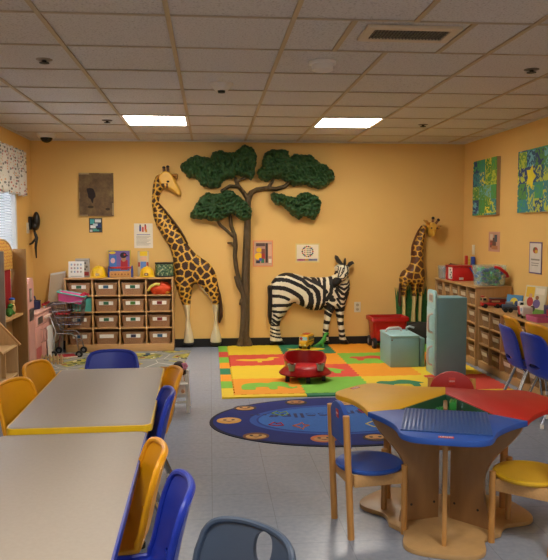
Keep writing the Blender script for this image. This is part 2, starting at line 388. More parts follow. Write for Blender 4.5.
m = MB(bl); m.b2((XL-.045, WY0+.055, WZ1-.09), (XL-.01, WY1-.055, WZ1-.045)); m.build('head_rail', t)
m = MB(bl); z = WZ0+.06
while z < WZ1-.1:
    b = bmesh.new(); vs = [b.verts.new(p) for p in ((XL-.038, WY0+.055, z+.011), (XL-.038, WY1-.055, z+.011), (XL-.018, WY1-.055, z-.011), (XL-.018, WY0+.055, z-.011))]; f = b.faces.new(vs)
    bmesh.ops.solidify(b, geom=[f], thickness=.0015); m.bm(b); z += .027
m.build('slats', t)
m = MB(bl); m.b2((XL-.042, WY0+.055, WZ0+.03), (XL-.014, WY1-.055, WZ0+.045)); m.build('bottom_rail', t)
t = thing('window_valance', 'short white valance curtain dotted in red, orange and black above the blind', 'curtain', (XL, 7.85, 2.2), world=True)
ZV0, ZV1 = 1.75, 2.22
def vf(u, v):
    y = 5.0+u*2.87; w = .018*math.sin(u*95)+.008*math.sin(u*41+1)
    return (XL+.075+w*(1.25-v*.6), y, ZV0+v*(ZV1-ZV0)+.008*math.sin(u*95)*(1-v))
m = MB(valance_mat()); m.grid(vf, 220, 10, .003); m.build('cloth', t, ang=180)
m = MB(WHITE); m.cyl((XL+.075, 4.98, 2.2), (XL+.075, 7.88, 2.2), .008); m.cyl((XL, 7.86, 2.2), (XL+.075, 7.86, 2.2), .007); m.build('rod', t)

# ---------------------------------------------------------- ceiling fittings
lampm = mat('#fff6ea', .5, var=0, emit=22)
for i, j in LAMPS:
    x0, y0 = GX+i*T, GY+j*T
    t = thing('ceiling_light', ('lit square ceiling panel %s' % (('left of the tree top', 'right of the tree top') if j == 5 else ('added out of view as front fill, left side', 'added out of view as front fill, right side'))[i == 3]), 'ceiling light', (x0+T/2, y0+T/2, ZC), group='lit ceiling panels', world=True)
    m = MB(WHITE)
    for lo, hi in (((x0, y0, ZC-.004), (x0+.03, y0+T, ZC+.02)), ((x0+T-.03, y0, ZC-.004), (x0+T, y0+T, ZC+.02)), ((x0+.03, y0, ZC-.004), (x0+T-.03, y0+.02, ZC+.02)), ((x0+.03, y0+T-.02, ZC-.004), (x0+T-.03, y0+T, ZC+.02))): m.b2(lo, hi)
    m.build('frame', t)
    m = MB(lampm); m.b2((x0+.03, y0+.02, ZC+.002), (x0+T-.03, y0+T-.02, ZC+.008)); m.build('diffuser', t)
t = thing('air_vent', 'rectangular ceiling air vent with a dark grille', 'vent', (1.05, 3.72, ZC), world=True)
m = MB(mat('#d2c3a8', .5)); vx0, vx1, vy0, vy1 = .80, 1.29, 3.59, 3.86
for lo, hi in (((vx0, vy0, ZC-.012), (vx1, vy0+.045, ZC+.003)), ((vx0, vy1-.045, ZC-.012), (vx1, vy1, ZC+.003)), ((vx0, vy0+.045, ZC-.012), (vx0+.045, vy1-.045, ZC+.003)), ((vx1-.045, vy0+.045, ZC-.012), (vx1, vy1-.045, ZC+.003))): m.b2(lo, hi)
m.build('frame', t)
m = MB(BLACK); m.b2((vx0+.04, vy0+.04, ZC-.001), (vx1-.04, vy1-.04, ZC+.003)); m.build('backing', t)
m = MB(mat('#6c665a', .5))
for k in range(22):
    x = vx0+.055+k*(vx1-vx0-.11)/21; m.b2((x-.002, vy0+.04, ZC-.009), (x+.003, vy1-.04, ZC-.002))
for k in range(5):
    y = vy0+.06+k*.038; m.b2((vx0+.04, y-.002, ZC-.007), (vx1-.04, y+.002, ZC-.003))
m.build('grille', t)
p = FL(45, 133, ZC); t = thing('security_camera', 'white ceiling camera with black dome in the left back corner', 'camera', (p.x, 7.9, ZC+.006))
m = MB(mat('#e8e4da', .4)); m.lathe([(.10, 0), (.10, -.03), (.085, -.05)]); m.build('base', t)
m = MB(mat('#0c0c0d', .1)); m.lathe([(.065, -.048), (.062, -.065), (.045, -.088), (.022, -.10), (.001, -.103)]); m.build('dome', t)
def sprinkler(x, y, label, big=False):
    t = thing('sprinkler_head', label, 'sprinkler', (x, y, ZC+.008), group='ceiling sprinklers')
    m = MB(mat('#5a544c', .5) if not big else mat('#9a8c7a', .5)); m.lathe([(.05, 0), (.048, -.006), (.025, -.01)]); m.build('plate', t)
    m = MB(BLACK); m.lathe([(.014, -.009), (.012, -.02), (.03, -.022), (.03, -.026), (.001, -.027)], n=14); m.build('deflector', t)
sprinkler(-.99, 4.49, 'dark sprinkler disc in the ceiling nearest the upper left, above the pale table', True)
sprinkler(-.96, 6.93, 'dark sprinkler head left of the left lit ceiling panel')
sprinkler(2.08, 4.51, 'dark sprinkler head in the ceiling right of the air vent')
sprinkler(2.11, 6.96, 'dark sprinkler head right of the right lit ceiling panel')
t = thing('ceiling_sensor', 'white cone-shaped ceiling sensor with a dark tip, left of the round smoke detector', 'sensor', (.09, 5.13, ZC+.006))
m = MB(mat('#e4ddd2', .5)); m.lathe([(.085, 0), (.08, -.012), (.045, -.05)]); m.build('cone', t)
m = MB(BLACK); m.lathe([(.028, -.048), (.024, -.065), (.001, -.068)]); m.build('tip', t)
t = thing('smoke_detector', 'round white smoke detector on the ceiling beside the air vent', 'smoke detector', (.70, 4.42, ZC+.006))
m = MB(WHITE); m.lathe([(.085, 0), (.085, -.016), (.07, -.02)]); m.build('base', t)
m = MB(WHITE); m.lathe([(.068, -.018), (.066, -.05), (.05, -.058), (.001, -.06)]); m.build('cover', t)

# ================================================================== FLAT THINGS ON THE WALLS
def card(name, label, cat, c, w, h, face, base, patches=(), th=.006, border=None, group=None, back=None):
    """a sheet or board hung on a wall; patches: (x0,y0,x1,y1,material) or ('o',cx,cy,rx,ry,material), fractions of the sheet"""
    m = MB(base)
    def P(x, y, d):   # fractions to room
        if face == 'back': return (c[0]+(x-.5)*w, c[1]-d, c[2]+(y-.5)*h)
        return (c[0]-d, c[1]-(x-.5)*w, c[2]+(y-.5)*h)
    def quad(x0, y0, x1, y1, d0, d1, mm): a = P(x0, y0, d0); b = P(x1, y1, d1); m.use(mm); m.b2([min(p, q) for p, q in zip(a, b)], [max(p, q) for p, q in zip(a, b)])
    quad(0, 0, 1, 1, 0, th, border or base)
    if border is not None: quad(.05, .05*w/h, .95, 1-.05*w/h, th, th+.0006, base)
    d = th+(.0006 if border is not None else 0)
    for k, q in enumerate(patches):
        dd = d+.0005+.00012*k
        if q[0] == 'o':
            m.use(q[5]); pts = [P(q[1]+q[3]*math.cos(a*PI/10), q[2]+q[4]*math.sin(a*PI/10), dd) for a in range(20)]; n = len(m.v)
            bk = [P(q[1]+q[3]*math.cos(a*PI/10), q[2]+q[4]*math.sin(a*PI/10), d-.0003) for a in range(20)]
            m.add(pts+bk, [tuple(range(20))]+[(a, (a+1) % 20, 20+(a+1) % 20, 20+a) for a in range(20)])
        elif q[0] == 'p':
            pts = [P(x, y, dd) for x, y in q[1]]; bk = [P(x, y, d-.0003) for x, y in q[1]]; n = len(pts); m.use(q[2])
            m.add(pts+bk, [tuple(range(n))]+[(a, (a+1) % n, n+(a+1) % n, n+a) for a in range(n)])
        else: quad(q[0], q[1], q[2], q[3], d-.0003, dd, q[4])
    o = m.build(name, org=tuple(c), flat=True); return tag(o, label, cat, group)
def wcard(name, label, cat, x0, y0, x1, y1, *a, **k):
    p, q = W(x0, y0, D), W(x1, y1, D); return card(name, label, cat, ((p.x+q.x)/2, D+.0003, (p.z+q.z)/2), abs(q.x-p.x), abs(p.z-q.z), 'back', *a, **k)
c_ = lambda h: mat(h, .75, var=.05)
tx = mat('#8c8578', .8, var=0)
pm = poster_mat()
wcard('painted_canvas', 'large worn dark brown painted canvas high on the back wall left of the giraffe', 'painting', 79, 173, 114, 216, pm, [
    ('p', smooth_poly([(.22, .62), (.27, .645), (.4, .64), (.46, .55), (.48, .45), (.42, .4), (.4, .3), (.36, .33), (.33, .39), (.27, .43), (.25, .52)], 2), mat('#281c1c', .8)), ('o', .33, .21, .09, .03, mat('#3c2d1c', .8)), ('o', .83, .16, .07, .03, mat('#3c2d1c', .8)),
    (.0, .965, .3, 1, c_('#a89068')), (.96, .02, 1, .3, c_('#9c8a66')), (0, 0, .25, .03, c_('#98815a')), (.0, .4, .025, .55, c_('#94805c')), (.6, .975, .95, 1, c_('#8a744c'))], th=.025)
wcard('collage_print', 'small dark blue and white photo collage below the brown canvas', 'picture', 89, 218, 102.5, 232.5, c_('#3a4a52'), [(.08, .6, .4, .9, c_('#3f9a98')), (.45, .7, .9, .9, c_('#cdd6d2')), (.1, .3, .5, .5, c_('#d5d8d2')), (.55, .35, .9, .6, c_('#2c3d70')), (.3, .08, .75, .26, c_('#4f9a8c')), (.3, .45, .65, .62, c_('#b8c4c8')), (.05, .05, .25, .2, c_('#c9cfc8')), (.6, .2, .9, .3, c_('#1b222a'))], border=c_('#51442c'))
wcard('paper_notice', 'white paper notice with coloured figures on top, left of the giraffe neck', 'notice', 134, 223.5, 153, 248, PAPER, [(.28, .68, .38, .9, c_('#4a5688')), (.42, .66, .52, .86, c_('#c25048')), (.56, .7, .66, .92, c_('#c8503c')), (.6, .64, .7, .76, c_('#cf8c2c')), ('o', .33, .93, .04, .03, c_('#3a2a20')), ('o', .6, .94, .04, .03, c_('#3a2a20')), (.14, .53, .86, .56, c_('#7c7fa8'))]+[(.12, .47-.05*i, .88-.1*(i % 3), .484-.05*i, tx) for i in range(8)])
wcard('art_print', 'orange-bordered print with yellow shapes beside the tree trunk', 'picture', 253, 240.5, 273, 266.5, c_('#c9a080'), [(.12, .12, .92, .9, c_('#b88a78')), ('o', .3, .64, .14, .09, c_('#e8b820')), ('o', .28, .4, .2, .13, c_('#f0bc1c')), (.62, .15, .74, .9, c_('#3a2c26')), (.15, .13, .35, .24, c_('#2c3038')), (.4, .14, .56, .3, c_('#3c7a52')), (.42, .3, .6, .5, c_('#a03428')), (.42, .5, .6, .68, c_('#7c4a3c')), (.78, .14, .92, .3, c_('#e2d2b4')), (.15, .78, .6, .9, c_('#54413c')), (.76, .4, .92, .85, c_('#d8a888')), (.3, .22, .44, .33, c_('#4a5aa0'))], border=c_('#e08a5c'))
bead = [c_(h) for h in ('#b83a30', '#3c7a44', '#33406e', '#c79a28', '#5a4438')]
hp = [('o', .5+.22*math.cos(a*PI/9), .58+.26*math.sin(a*PI/9), .035, .04, bead[a % 5]) for a in range(18)]+[('o', .38+.06*(i % 5), .42+.1*(i//5), .022, .03, bead[(i*3) % 5]) for i in range(20)]
wcard('handprint_picture', 'white framed picture of a dotted round shape, above the zebra', 'picture', 295.5, 243.5, 319.5, 262.5, c_('#e6d8bc'), hp+[(.08+.052*i, .1, .118+.052*i, .2, c_('#a84a78' if i < 6 else ('#d0a028' if i < 9 else '#5a6a98'))) for i in range(16)], border=c_('#d8c47c'))
p, q = RW(473, 160), RW(496, 216)
for nm, (y0, y1, z0, z1), sd, lab in (('a', (7.31, 7.985, 1.542, 2.155), 3.1, 'blue and green mosaic canvas on the right wall, the one nearer the corner'), ('b', (6.09, 6.785, 1.548, 2.14), 8.4, 'blue and green mosaic canvas with a yellow star patch on the right wall')):
    t = thing('mosaic_canvas', lab, 'painting', (XR-.002, (y0+y1)/2, (z0+z1)/2), group='mosaic canvases', world=True)
    m = MB(mat('#a88f6c', .7)); m.b2((XR-.04, y0, z0), (XR, y1, z1)); m.build('stretcher', t)
    m = MB(mosaic_mat(sd)); m.b2((XR-.044, y0, z0), (XR-.0402, y1, z1)); cv = m.build('painted_face', t)
    if nm == 'b':
        st = [(6.50+(.11 if i % 2 else .06)*math.cos(i*PI/5), 1.88+(.12 if i % 2 else .07)*math.sin(i*PI/5)) for i in range(10)]
        m = MB(mat('#e2d22c', .6)); m.prism(st, XR-.0452, XR-.0438, 'x'); m.build('star_patch', t)
def rcard(name, label, cat, y0, y1, z0, z1, *a, **k):
    return card(name, label, cat, (XR+.0003, (y0+y1)/2, (z0+z1)/2), abs(y1-y0), abs(z1-z0), 'right', *a, **k)
rcard('art_print', 'small pink-bordered print of brown houses on the right wall below the canvases', 'picture', 7.29, 7.585, 1.145, 1.36, c_('#b98a74'), [(.15, .2, .4, .55, c_('#7c4630')), (.4, .3, .7, .7, c_('#5c4034')), (.3, .12, .85, .3, c_('#a87044')), (.55, .5, .8, .85, c_('#3e4a54')), (.15, .6, .4, .88, c_('#c8b49c')), (.2, .35, .3, .45, c_('#b03c34'))], border=c_('#c4907c'))
rcard('paper_flyer', 'white paper flyer with a small red and yellow fruit picture on the right wall', 'notice', 6.32, 6.575, .968, 1.268, c_('#cfc6ba'), [('o', .5, .74, .2, .1, c_('#a33a2a')), ('o', .58, .7, .12, .06, c_('#c9a02c')), ('o', .4, .78, .07, .05, c_('#4c6a34')), (.15, .42, .85, .47, tx), (.2, .32, .8, .345, tx), (.2, .25, .75, .275, tx)], border=c_('#6c5a7c'))
SW = mat('#d8ceb4', .4, var=.01)
m = MB(SW); m.b2((XR-.008, 8.00, 1.09), (XR-.001, 8.075, 1.205), .002); m.b2((XR-.014, 8.03, 1.13), (XR-.007, 8.045, 1.165)); tag(m.build('switch_plate', org=(XR, 8.04, 1.14)), 'small cream switch plate on the right wall by the corner', 'switch')
t = thing('wall_outlet', 'cream double socket plate on the back wall right of the zebra', 'socket', tuple(W(357, 307)), world=True); w = W(357.3, 307)
m = MB(SW); m.box((w.x, D-.005, w.z), (.078, .008, .125), .003); m.build('plate', t)
for dz in (.026, -.026):
    m = MB(mat('#b9ac90', .4)); m.cyl((w.x, D-.009, w.z+dz), (w.x, D-.013, w.z+dz), .019); m.use(BLACK)
    m.b2((w.x-.009, D-.0145, w.z+dz-.006), (w.x-.006, D-.012, w.z+dz+.007)); m.b2((w.x+.006, D-.0145, w.z+dz-.006), (w.x+.009, D-.012, w.z+dz+.007)); m.build('socket', t)
m = MB(SW); m.b2((XL, 8.12, 1.35), (XL+.008, 8.22, 1.47), .002); m.b2((XL+.006, 8.155, 1.39), (XL+.014, 8.185, 1.43)); tag(m.build('switch_plate', org=(XL, 8.17, 1.4)), 'cream switch plate on the left wall beside the black wall device', 'switch')
t = thing('wall_handset', 'black wall-mounted device with a hanging arm in the left back corner', 'wall device', (XL, 8.3, 1.45), world=True)
bk = mat('#1b1815', .4); hz = 1.47
m = MB(bk); m.b2((XL, 8.2, hz-.08), (XL+.03, 8.34, hz+.07), .01); m.build('mounting_plate', t)
m = MB(bk); m.ell((XL+.075, 8.27, hz+.02), (.042, .05, .105)); m.ell((XL+.065, 8.25, hz-.04), (.038, .06, .05)); m.build('body', t)
m = MB(bk); m.tube([(XL+.05, 8.27, hz-.09), (XL+.075, 8.26, hz-.17), (XL+.065, 8.25, hz-.28), (XL+.07, 8.25, hz-.40)], [.012, .019, .014, .007]); m.tube([(XL+.07, 8.26, hz-.17), (XL+.04, 8.2, hz-.23), (XL+.025, 8.16, hz-.24)], .012); m.build('hanging_arm', t)

# ================================================================== WALL SCULPTURES
# ---- tall giraffe
t = thing('giraffe_sculpture', 'tall spotted giraffe wall sculpture with white lower legs beside the bin shelf', 'wall sculpture', tuple(W(200, 345.5)), world=True)
t.location.z = 0; t['_w'] = tuple(t.location)
head = [(161, 173.5), (164.5, 171.3), (168.5, 171.3), (172.5, 174), (175, 178.5), (177.5, 184), (180, 189), (181.5, 193.5), (180.3, 196.4), (177.3, 196), (174, 193), (170, 190.3), (166.5, 188.6), (163, 188), (159, 183), (158, 177)]
body = [(158, 175.5), (155.5, 178), (153.5, 184), (152.3, 193), (152, 203), (153, 213), (155.3, 222), (160, 231.5), (166, 241), (171, 250), (173, 259), (173.5, 270), (175, 282), (178, 292), (181.5, 302), (184, 309), (186, 320), (184.6, 332), (183.8, 341), (183.5, 344.5), (192.8, 344.5), (193.6, 338), (192.2, 331), (189.6, 319), (189.9, 306), (191.3, 296), (193, 286), (196.5, 284.3), (200, 287), (205, 293.5), (209.5, 299), (212.2, 305), (214, 318), (212.9, 329), (211, 336), (211, 344.5), (220.6, 344.5), (221, 336), (218.6, 327), (217.8, 316), (219.3, 303), (219, 291), (217.5, 281), (215, 272), (210.3, 264.5), (203, 259), (196, 254), (190.5, 248), (187, 243.5), (183.5, 237.5), (179, 230), (174, 223), (168, 215), (163.5, 208.8), (159.5, 203.5), (159.5, 198), (161.5, 192), (163.5, 188.5)]
ghead, gbody = wpx(smooth_poly(head, 2)), wpx(smooth_poly(body, 2))
GB, GYL, GWH, GHF = mat('#3a2212', .5), mat('#d8a63e', .45, var=.08, scale=9), mat('#dccfa8', .5), mat('#3a3024', .6)
def px_of(Pt):   # back-wall coordinates to photo position (only for laying out coat markings)
    A = np.array([[0, 0], [548, 0], [0, 560]], float); w0 = W(150, 170); w1 = W(230, 170); w2 = W(150, 350)
    return np.stack([150+(Pt[:, 0]-w0.x)/(w1.x-w0.x)*80, 170+(Pt[:, 1]-w0.z)/(w2.z-w0.z)*180], 1)
seeds = []
r2 = np.random.default_rng(5)
for _ in range(9000):
    p = np.array((r2.uniform(150, 225), r2.uniform(170, 312)))
    sp = 4.3 if p[1] < 230 else (4.3+2.1*min(1, (p[1]-230)/20) if p[1] < 272 else 6.4-2.4*min(1, (p[1]-272)/25))
    if all(np.hypot(*(p-q)) > (sp+w)/2*.92 for q, w in seeds): seeds.append((p, sp))
SP = np.array([q for q, _ in seeds]); SW_ = np.array([w for _, w in seeds])
def gface(Pt):
    q = px_of(Pt); d = np.hypot(q[:, None, 0]-SP[None, :, 0], q[:, None, 1]-SP[None, :, 1])/SW_[None, :]
    o = np.argsort(d, 1)[:, :2]; i = np.arange(len(q)); gap = (d[i, o[:, 1]]-d[i, o[:, 0]])*SW_[o[:, 0]]
    sp = gap > 1.35+.5*np.sin(q[:, 0]*1.9+np.sin(q[:, 1]*1.3)*2)*np.sin(q[:, 1]*2.1)
    x, y = q[:, 0], q[:, 1]; r = np.where(sp, 1, 0)
    r = np.where(((y < 189) & (x > 159.8) | (x > 167) & (y < 199) & (y > 180)) & ~((x < 168) & (y > 183.5)), 0, r)
    r = np.where((y > 304) | ((x > 197) & (x < 211) & (y > 284) & (x-200 < (y-285)*.72) & (x-200 > (y-285)*.72-2.6)), 2, r)
    return np.where(y > 342.2, 3, r)
m = MB(GYL, GB, GWH, GHF)
leg1 = wst([(187.3, 288, 3), (187.3, 318, 1.5), (186.2, 334, 1.5), (186.2, 341, 2.3)]); leg2 = wst([(189.5, 288, 2), (188.7, 318, .9), (190.4, 334, 1.4), (190.6, 341, 2)]); leg3 = wst([(216.2, 306, 2), (215.6, 320, 1.4), (213.9, 335, 1.5), (213.6, 341, 2.2)]); leg4 = wst([(217, 320, .8), (218, 335, 1.3), (218.4, 341, 1.9)])
relief(m, [('p', gbody, .10, .085, .0), ('p', ghead, .05, .035, .075), ('s', leg1, .05, .03, .03), ('s', leg2, .035, .02, .03), ('s', leg3, .045, .03, .04), ('s', leg4, .03, .02, .04)], .0065, gface)
m.build('body', t, ang=180)
def wob(name, parent, fs, mm, s=.006, off=0, lump=None):
    m = MB(mm); relief(m, fs, s, y0=D-.002-off, lump=lump); return m.build(name, parent, ang=180)
wob('mane', t, [('s', wst([(158.6, 203.5, .9), (163.8, 209, 1), (168.5, 215, 1.1), (174.3, 222.5, 1.1), (179.5, 229.5, 1.2), (184, 237, 1.2), (187.5, 243.5, .7)]), .05, .01, .02)], mat('#4a2c14', .6))
wob('tail', t, [('s', wst([(217, 284, 1), (219.8, 295, 1.2), (220.8, 305, 1.6), (221, 316, 1.9), (219.6, 322, .9)]), .045, .02, .02)], mat('#43260f', .6))
for px in ((164.3, 168.2), (168.1, 167.4)):
    a, b = W(px[0]+.4, 173), W(px[0], px[1]); m = MB(mat('#5a3416', .5)); m.cyl((a.x, D-.09, a.z), (b.x, D-.09, b.z), .018, .015); m.use(BLACK).ell((b.x, D-.09, b.z), (.019, .019, .016)); m.build('ossicone', t)
for pts, off in ((((160.3, 177.3, 2.2), (158.6, 179.5, 1.2)), .08), (((173.5, 175.6, 1.4), (176.5, 176, 1.9), (177, 178.8, 1)), .06)): wob('ear', t, [('s', wst(pts), .03, .02, .01)], mat('#a06a24', .6), .004, off)
e = W(168.6, 182.4); m = MB(BLACK); m.ell((e.x, D-.142, e.z), (.017, .02, .012)); m.build('eye', t)
e = W(180, 193); m = MB(mat('#7c5420', .6)); m.ell((e.x-.002, D-.118, e.z), (.007, .005, .005)); m.build('nostril', t)

# ---- tree
t = thing('tree_sculpture', 'tall flat-topped tree wall sculpture with five dark green leaf clumps', 'wall sculpture', (W(244, 345).x, D, 0), world=True)
bark = mat('#544329', .7, var=.16, scale=20, bump=.5, bscale=35)
br = [[(244.5, 344, 7.5), (244.2, 336, 4.6), (245, 320, 4.2), (245.3, 290, 3.9), (246.2, 262, 3.6), (247.2, 235, 3.3), (247.7, 210, 2.8), (248, 198, 2.6)],
      [(248, 200, 2.6), (251, 193, 2.4), (257, 189.6, 2.2), (266, 188.6, 2.2), (276, 189, 2), (285, 186.5, 1.9), (292, 180, 1.6)], [(268, 188, 1.6), (272, 182, 1.5), (275, 175, 1.3)],
      [(247.6, 199, 2.2), (243, 192, 1.9), (238, 186, 1.9), (235.5, 179, 1.6)], [(239, 187, 1.6), (230, 186, 1.6), (222, 191, 1.5)], [(236, 182, 1.4), (245, 178, 1.3)],
      [(242.5, 294, 1.8), (239, 280, 1.9), (236.3, 268, 2), (234.8, 256, 2), (235.6, 244, 1.9), (234.6, 235, 1.8), (231, 226, 1.7), (230, 215, 1.6)], [(235, 238, 1.4), (226, 230, 1.4), (220, 225, 1.4), (216, 217, 1.3)],
      [(235.2, 247, 1.4), (231.5, 243.5, 1.3), (228.3, 243, .9)], [(241.5, 292, 1.6), (237.6, 285, 1.5), (235, 277, .9)], [(240, 304, 1), (241.5, 300, 1.5), (243, 298, 1)]]
def barklump(Q): return .006*np.sin(Q[:, 0]*160+2*np.sin(Q[:, 1]*9))+.004*np.sin(Q[:, 1]*60+Q[:, 0]*40)
m = MB(bark); relief(m, [('s', wst([(x, y, r*1.1) for x, y, r in b]), .065, .045, .01) for b in br], .007, lump=barklump); m.build('trunk', t, ang=180)
leaf = mat('#26481f', .6, var=.3, scale=34, bump=.8, bscale=60)
Z8 = dict(ox=170, oy=140, sc=3.2235)
can = [[(33, 85), (60, 62), (85, 50), (125, 58), (140, 40), (165, 35), (190, 42), (215, 35), (235, 18), (262, 25), (278, 50), (275, 90), (265, 128), (240, 120), (215, 115), (200, 125), (175, 130), (160, 152), (130, 155), (100, 145), (85, 125), (60, 122), (45, 105)],
       [(280, 105), (295, 85), (300, 55), (318, 35), (350, 32), (378, 35), (385, 55), (405, 45), (430, 50), (450, 48), (475, 70), (505, 85), (528, 115), (520, 135), (490, 155), (465, 155), (430, 145), (400, 150), (385, 140), (365, 130), (335, 125), (310, 135), (290, 125)],
       [(65, 245), (80, 215), (95, 190), (120, 170), (150, 175), (180, 162), (200, 165), (225, 185), (250, 205), (263, 230), (255, 258), (225, 255), (200, 240), (170, 255), (140, 262), (110, 255), (85, 255)],
       [(325, 175), (345, 172), (370, 178), (400, 185), (425, 170), (450, 172), (475, 185), (485, 205), (478, 235), (460, 258), (435, 245), (415, 255), (390, 240), (365, 215), (335, 205)]]
def scallop(c):
    P = smooth_poly(c, 3); r3 = np.random.default_rng(len(c)); out = []; acc = 0; n = len(P); cx = sum(p[0] for p in P)/n; cy = sum(p[1] for p in P)/n
    for i, p in enumerate(P):
        q = P[(i+1) % n]; tx_, ty_ = q[0]-P[i-1][0], q[1]-P[i-1][1]; L_ = math.hypot(tx_, ty_) or 1; acc += math.hypot(q[0]-p[0], q[1]-p[1])
        nx_, ny_ = ty_/L_, -tx_/L_; sg = 1 if (p[0]-cx)*nx_+(p[1]-cy)*ny_ > 0 else -1
        a = 3.2*(abs(math.sin(acc*.11))-.5)+1.2*math.sin(acc*.55); out.append((p[0]+nx_*a*sg, p[1]+ny_*a*sg))
    return out
def leaflump(ph):
    r3 = np.random.default_rng(ph); K = r3.normal(0, 1, (22, 2)); K = K/np.linalg.norm(K, axis=1)[:, None]*r3.uniform(60, 190, 22)[:, None]; f = r3.uniform(0, 6, 22)
    def g(Q): return .0065*sum(np.sin(Q@k+a) for k, a in zip(K, f))/1.3
    return g
for k, c in enumerate(can):
    m = MB(leaf); relief(m, [('p', wpx(scallop(c), **Z8), .09, .06, .03)], .0075, lump=leaflump(k), y0=D-.02 if k < 2 else D-.03, smooth=1)
    # the leaf clumps keep a back that meets the wall
    m.v = [(x, (D-.002 if abs(y-(D-.02 if k < 2 else D-.03)) < 1e-6 else y), z) for x, y, z in m.v]; m.build('leaf_clump', t, ang=180)

# ---- zebra
t = thing('zebra_sculpture', 'black and white striped zebra wall sculpture standing right of the tree', 'wall sculpture', (W(310, 345).x, D, 0), world=True)
ZO = dict(ox=262, oy=250, sc=5.48)
zb = [(43, 215), (47, 190), (60, 163), (90, 137), (130, 124), (180, 130), (240, 146), (300, 150), (352, 148), (385, 140), (420, 130), (460, 135), (474, 152), (480, 185), (476, 230), (462, 275), (453, 315), (448, 350), (446, 390), (452, 440), (458, 480), (470, 498), (472, 514), (424, 514), (422, 490), (418, 440), (412, 395), (404, 350), (398, 325), (392, 335), (378, 365), (368, 400), (363, 440), (362, 480), (368, 502), (338, 506), (332, 485), (334, 440), (336, 400), (345, 365), (342, 325), (320, 328), (280, 330), (240, 320), (210, 303), (175, 291), (155, 312), (125, 352), (103, 385), (97, 415), (100, 450), (106, 480), (118, 500), (122, 513), (50, 513), (44, 485), (44, 440), (46, 400), (44, 350), (43, 300), (41, 250)]
zhead = [(396, 96), (408, 82), (424, 76), (446, 76), (464, 84), (470, 108), (464, 135), (450, 155), (432, 168), (420, 180), (408, 194), (392, 198), (380, 190), (377, 174), (386, 158), (396, 140), (399, 118)]
zbody, zh = wpx(smooth_poly(zb, 2), **ZO), wpx(smooth_poly(zhead, 2), **ZO)
A9 = lambda P, w: ([(264+x/9.133, 266+y/9.133) for x, y in P], w/9.133/2)
B9 = lambda P, w: ([(310+x/9.333, 250+y/9.333) for x, y in P], w/9.333/2)
C6 = lambda P, w: ([(264+x/6.089, 300+y/6.089) for x, y in P], w/6.089/2)
stripes = [A9([(138, 72), (205, 66), (255, 84), (310, 108), (345, 122), (385, 165), (440, 190), (480, 230), (490, 290), (478, 345), (472, 400)], 30),
    A9([(70, 140), (100, 124), (150, 118), (210, 125), (270, 150), (330, 178), (385, 215), (412, 260), (412, 310), (403, 345), (388, 388)], 30), A9([(408, 330), (418, 360), (428, 398)], 18),
    A9([(55, 195), (110, 190), (180, 198), (235, 220), (290, 252), (325, 280), (340, 320), (338, 380)], 33),
    A9([(60, 268), (130, 268), (180, 280), (215, 297)], 24), A9([(75, 355), (140, 350), (205, 352), (275, 335)], 26), A9([(80, 407), (140, 411), (195, 408)], 20), A9([(85, 440), (125, 465), (165, 458)], 16), A9([(70, 475), (110, 500), (140, 500)], 16),
    A9([(365, 102), (420, 130), (480, 160), (530, 190), (560, 230)], 22), A9([(430, 104), (455, 135)], 16), A9([(488, 104), (500, 160)], 20),
    B9([(125, 250), (118, 330), (122, 400), (115, 480), (90, 550)], 26), B9([(180, 250), (186, 330), (180, 390), (140, 455)], 30), B9([(8, 330), (48, 385), (62, 460), (45, 552)], 26), B9([(25, 255), (60, 300), (110, 350)], 22), B9([(0, 400), (12, 470), (0, 560)], 22),
    B9([(245, 330), (300, 362), (345, 335), (372, 290)], 20), B9([(235, 350), (285, 400), (310, 408), (355, 355)], 22), B9([(225, 372), (262, 440), (300, 452), (350, 400)], 22), B9([(238, 445), (270, 495), (310, 495), (340, 440)], 18), B9([(240, 500), (270, 540), (325, 520)], 20), B9([(345, 235), (372, 265), (330, 310), (270, 318)], 14),
    B9([(190, 430), (180, 455), (206, 458)], 30), B9([(145, 490), (200, 525), (222, 560)], 26),
    C6([(368, 36), (420, 72)], 20), C6([(368, 72), (410, 96)], 18), C6([(360, 131), (405, 131)], 18), C6([(355, 180), (395, 179)], 13), C6([(355, 208), (395, 210)], 18), C6([(435, 58), (495, 50)], 18), C6([(438, 92), (490, 98)], 18), C6([(440, 140), (490, 134)], 20), C6([(445, 186), (495, 180)], 15), C6([(450, 215), (500, 211)], 14),
    C6([(30, 150), (100, 148)], 9), C6([(35, 168), (100, 184)], 9), C6([(35, 190), (105, 206)], 9), C6([(35, 212), (110, 226)], 9), C6([(55, 122), (80, 138), (100, 136)], 9), C6([(44, 132), (70, 150)], 8),
    # head
    B9([(300, 130), (290, 190), (255, 240)], 9), B9([(265, 155), (250, 200), (240, 250)], 8), B9([(285, 160), (270, 205)], 8), B9([(245, 150), (235, 210)], 7), B9([(320, 140), (330, 190), (300, 225)], 9), B9([(345, 165), (345, 200), (320, 230)], 7), B9([(310, 230), (290, 255), (262, 260)], 9), B9([(330, 240), (305, 275), (270, 285)], 8), B9([(355, 215), (340, 255)], 8)]
stw = [[(w.x, w.z, r*1.2/PXM) for w in (W(*p) for p in P)] for P, r in stripes]
hoofz = W(300, 339.3).z; muzz = W(333.5, 281.8); tailp = wst([(43, 205, 14), (46, 260, 14), (44, 310, 13), (42, 360, 12), (44, 400, 6)], **ZO)
def zface(Pt):
    r = np.zeros(len(Pt), int)
    for s_ in stw: r[sd_stroke(Pt, s_) > 0] = 1
    r[sd_stroke(Pt, [(muzz.x-.02, muzz.z-.015, .05), (muzz.x+.025, muzz.z+.02, .045)]) > 0] = 1
    r[Pt[:, 1] < hoofz] = 1; return r
ZW, ZBk = mat('#e0d8bc', .45), mat('#0b0907', .6)
m = MB(ZW, ZBk)
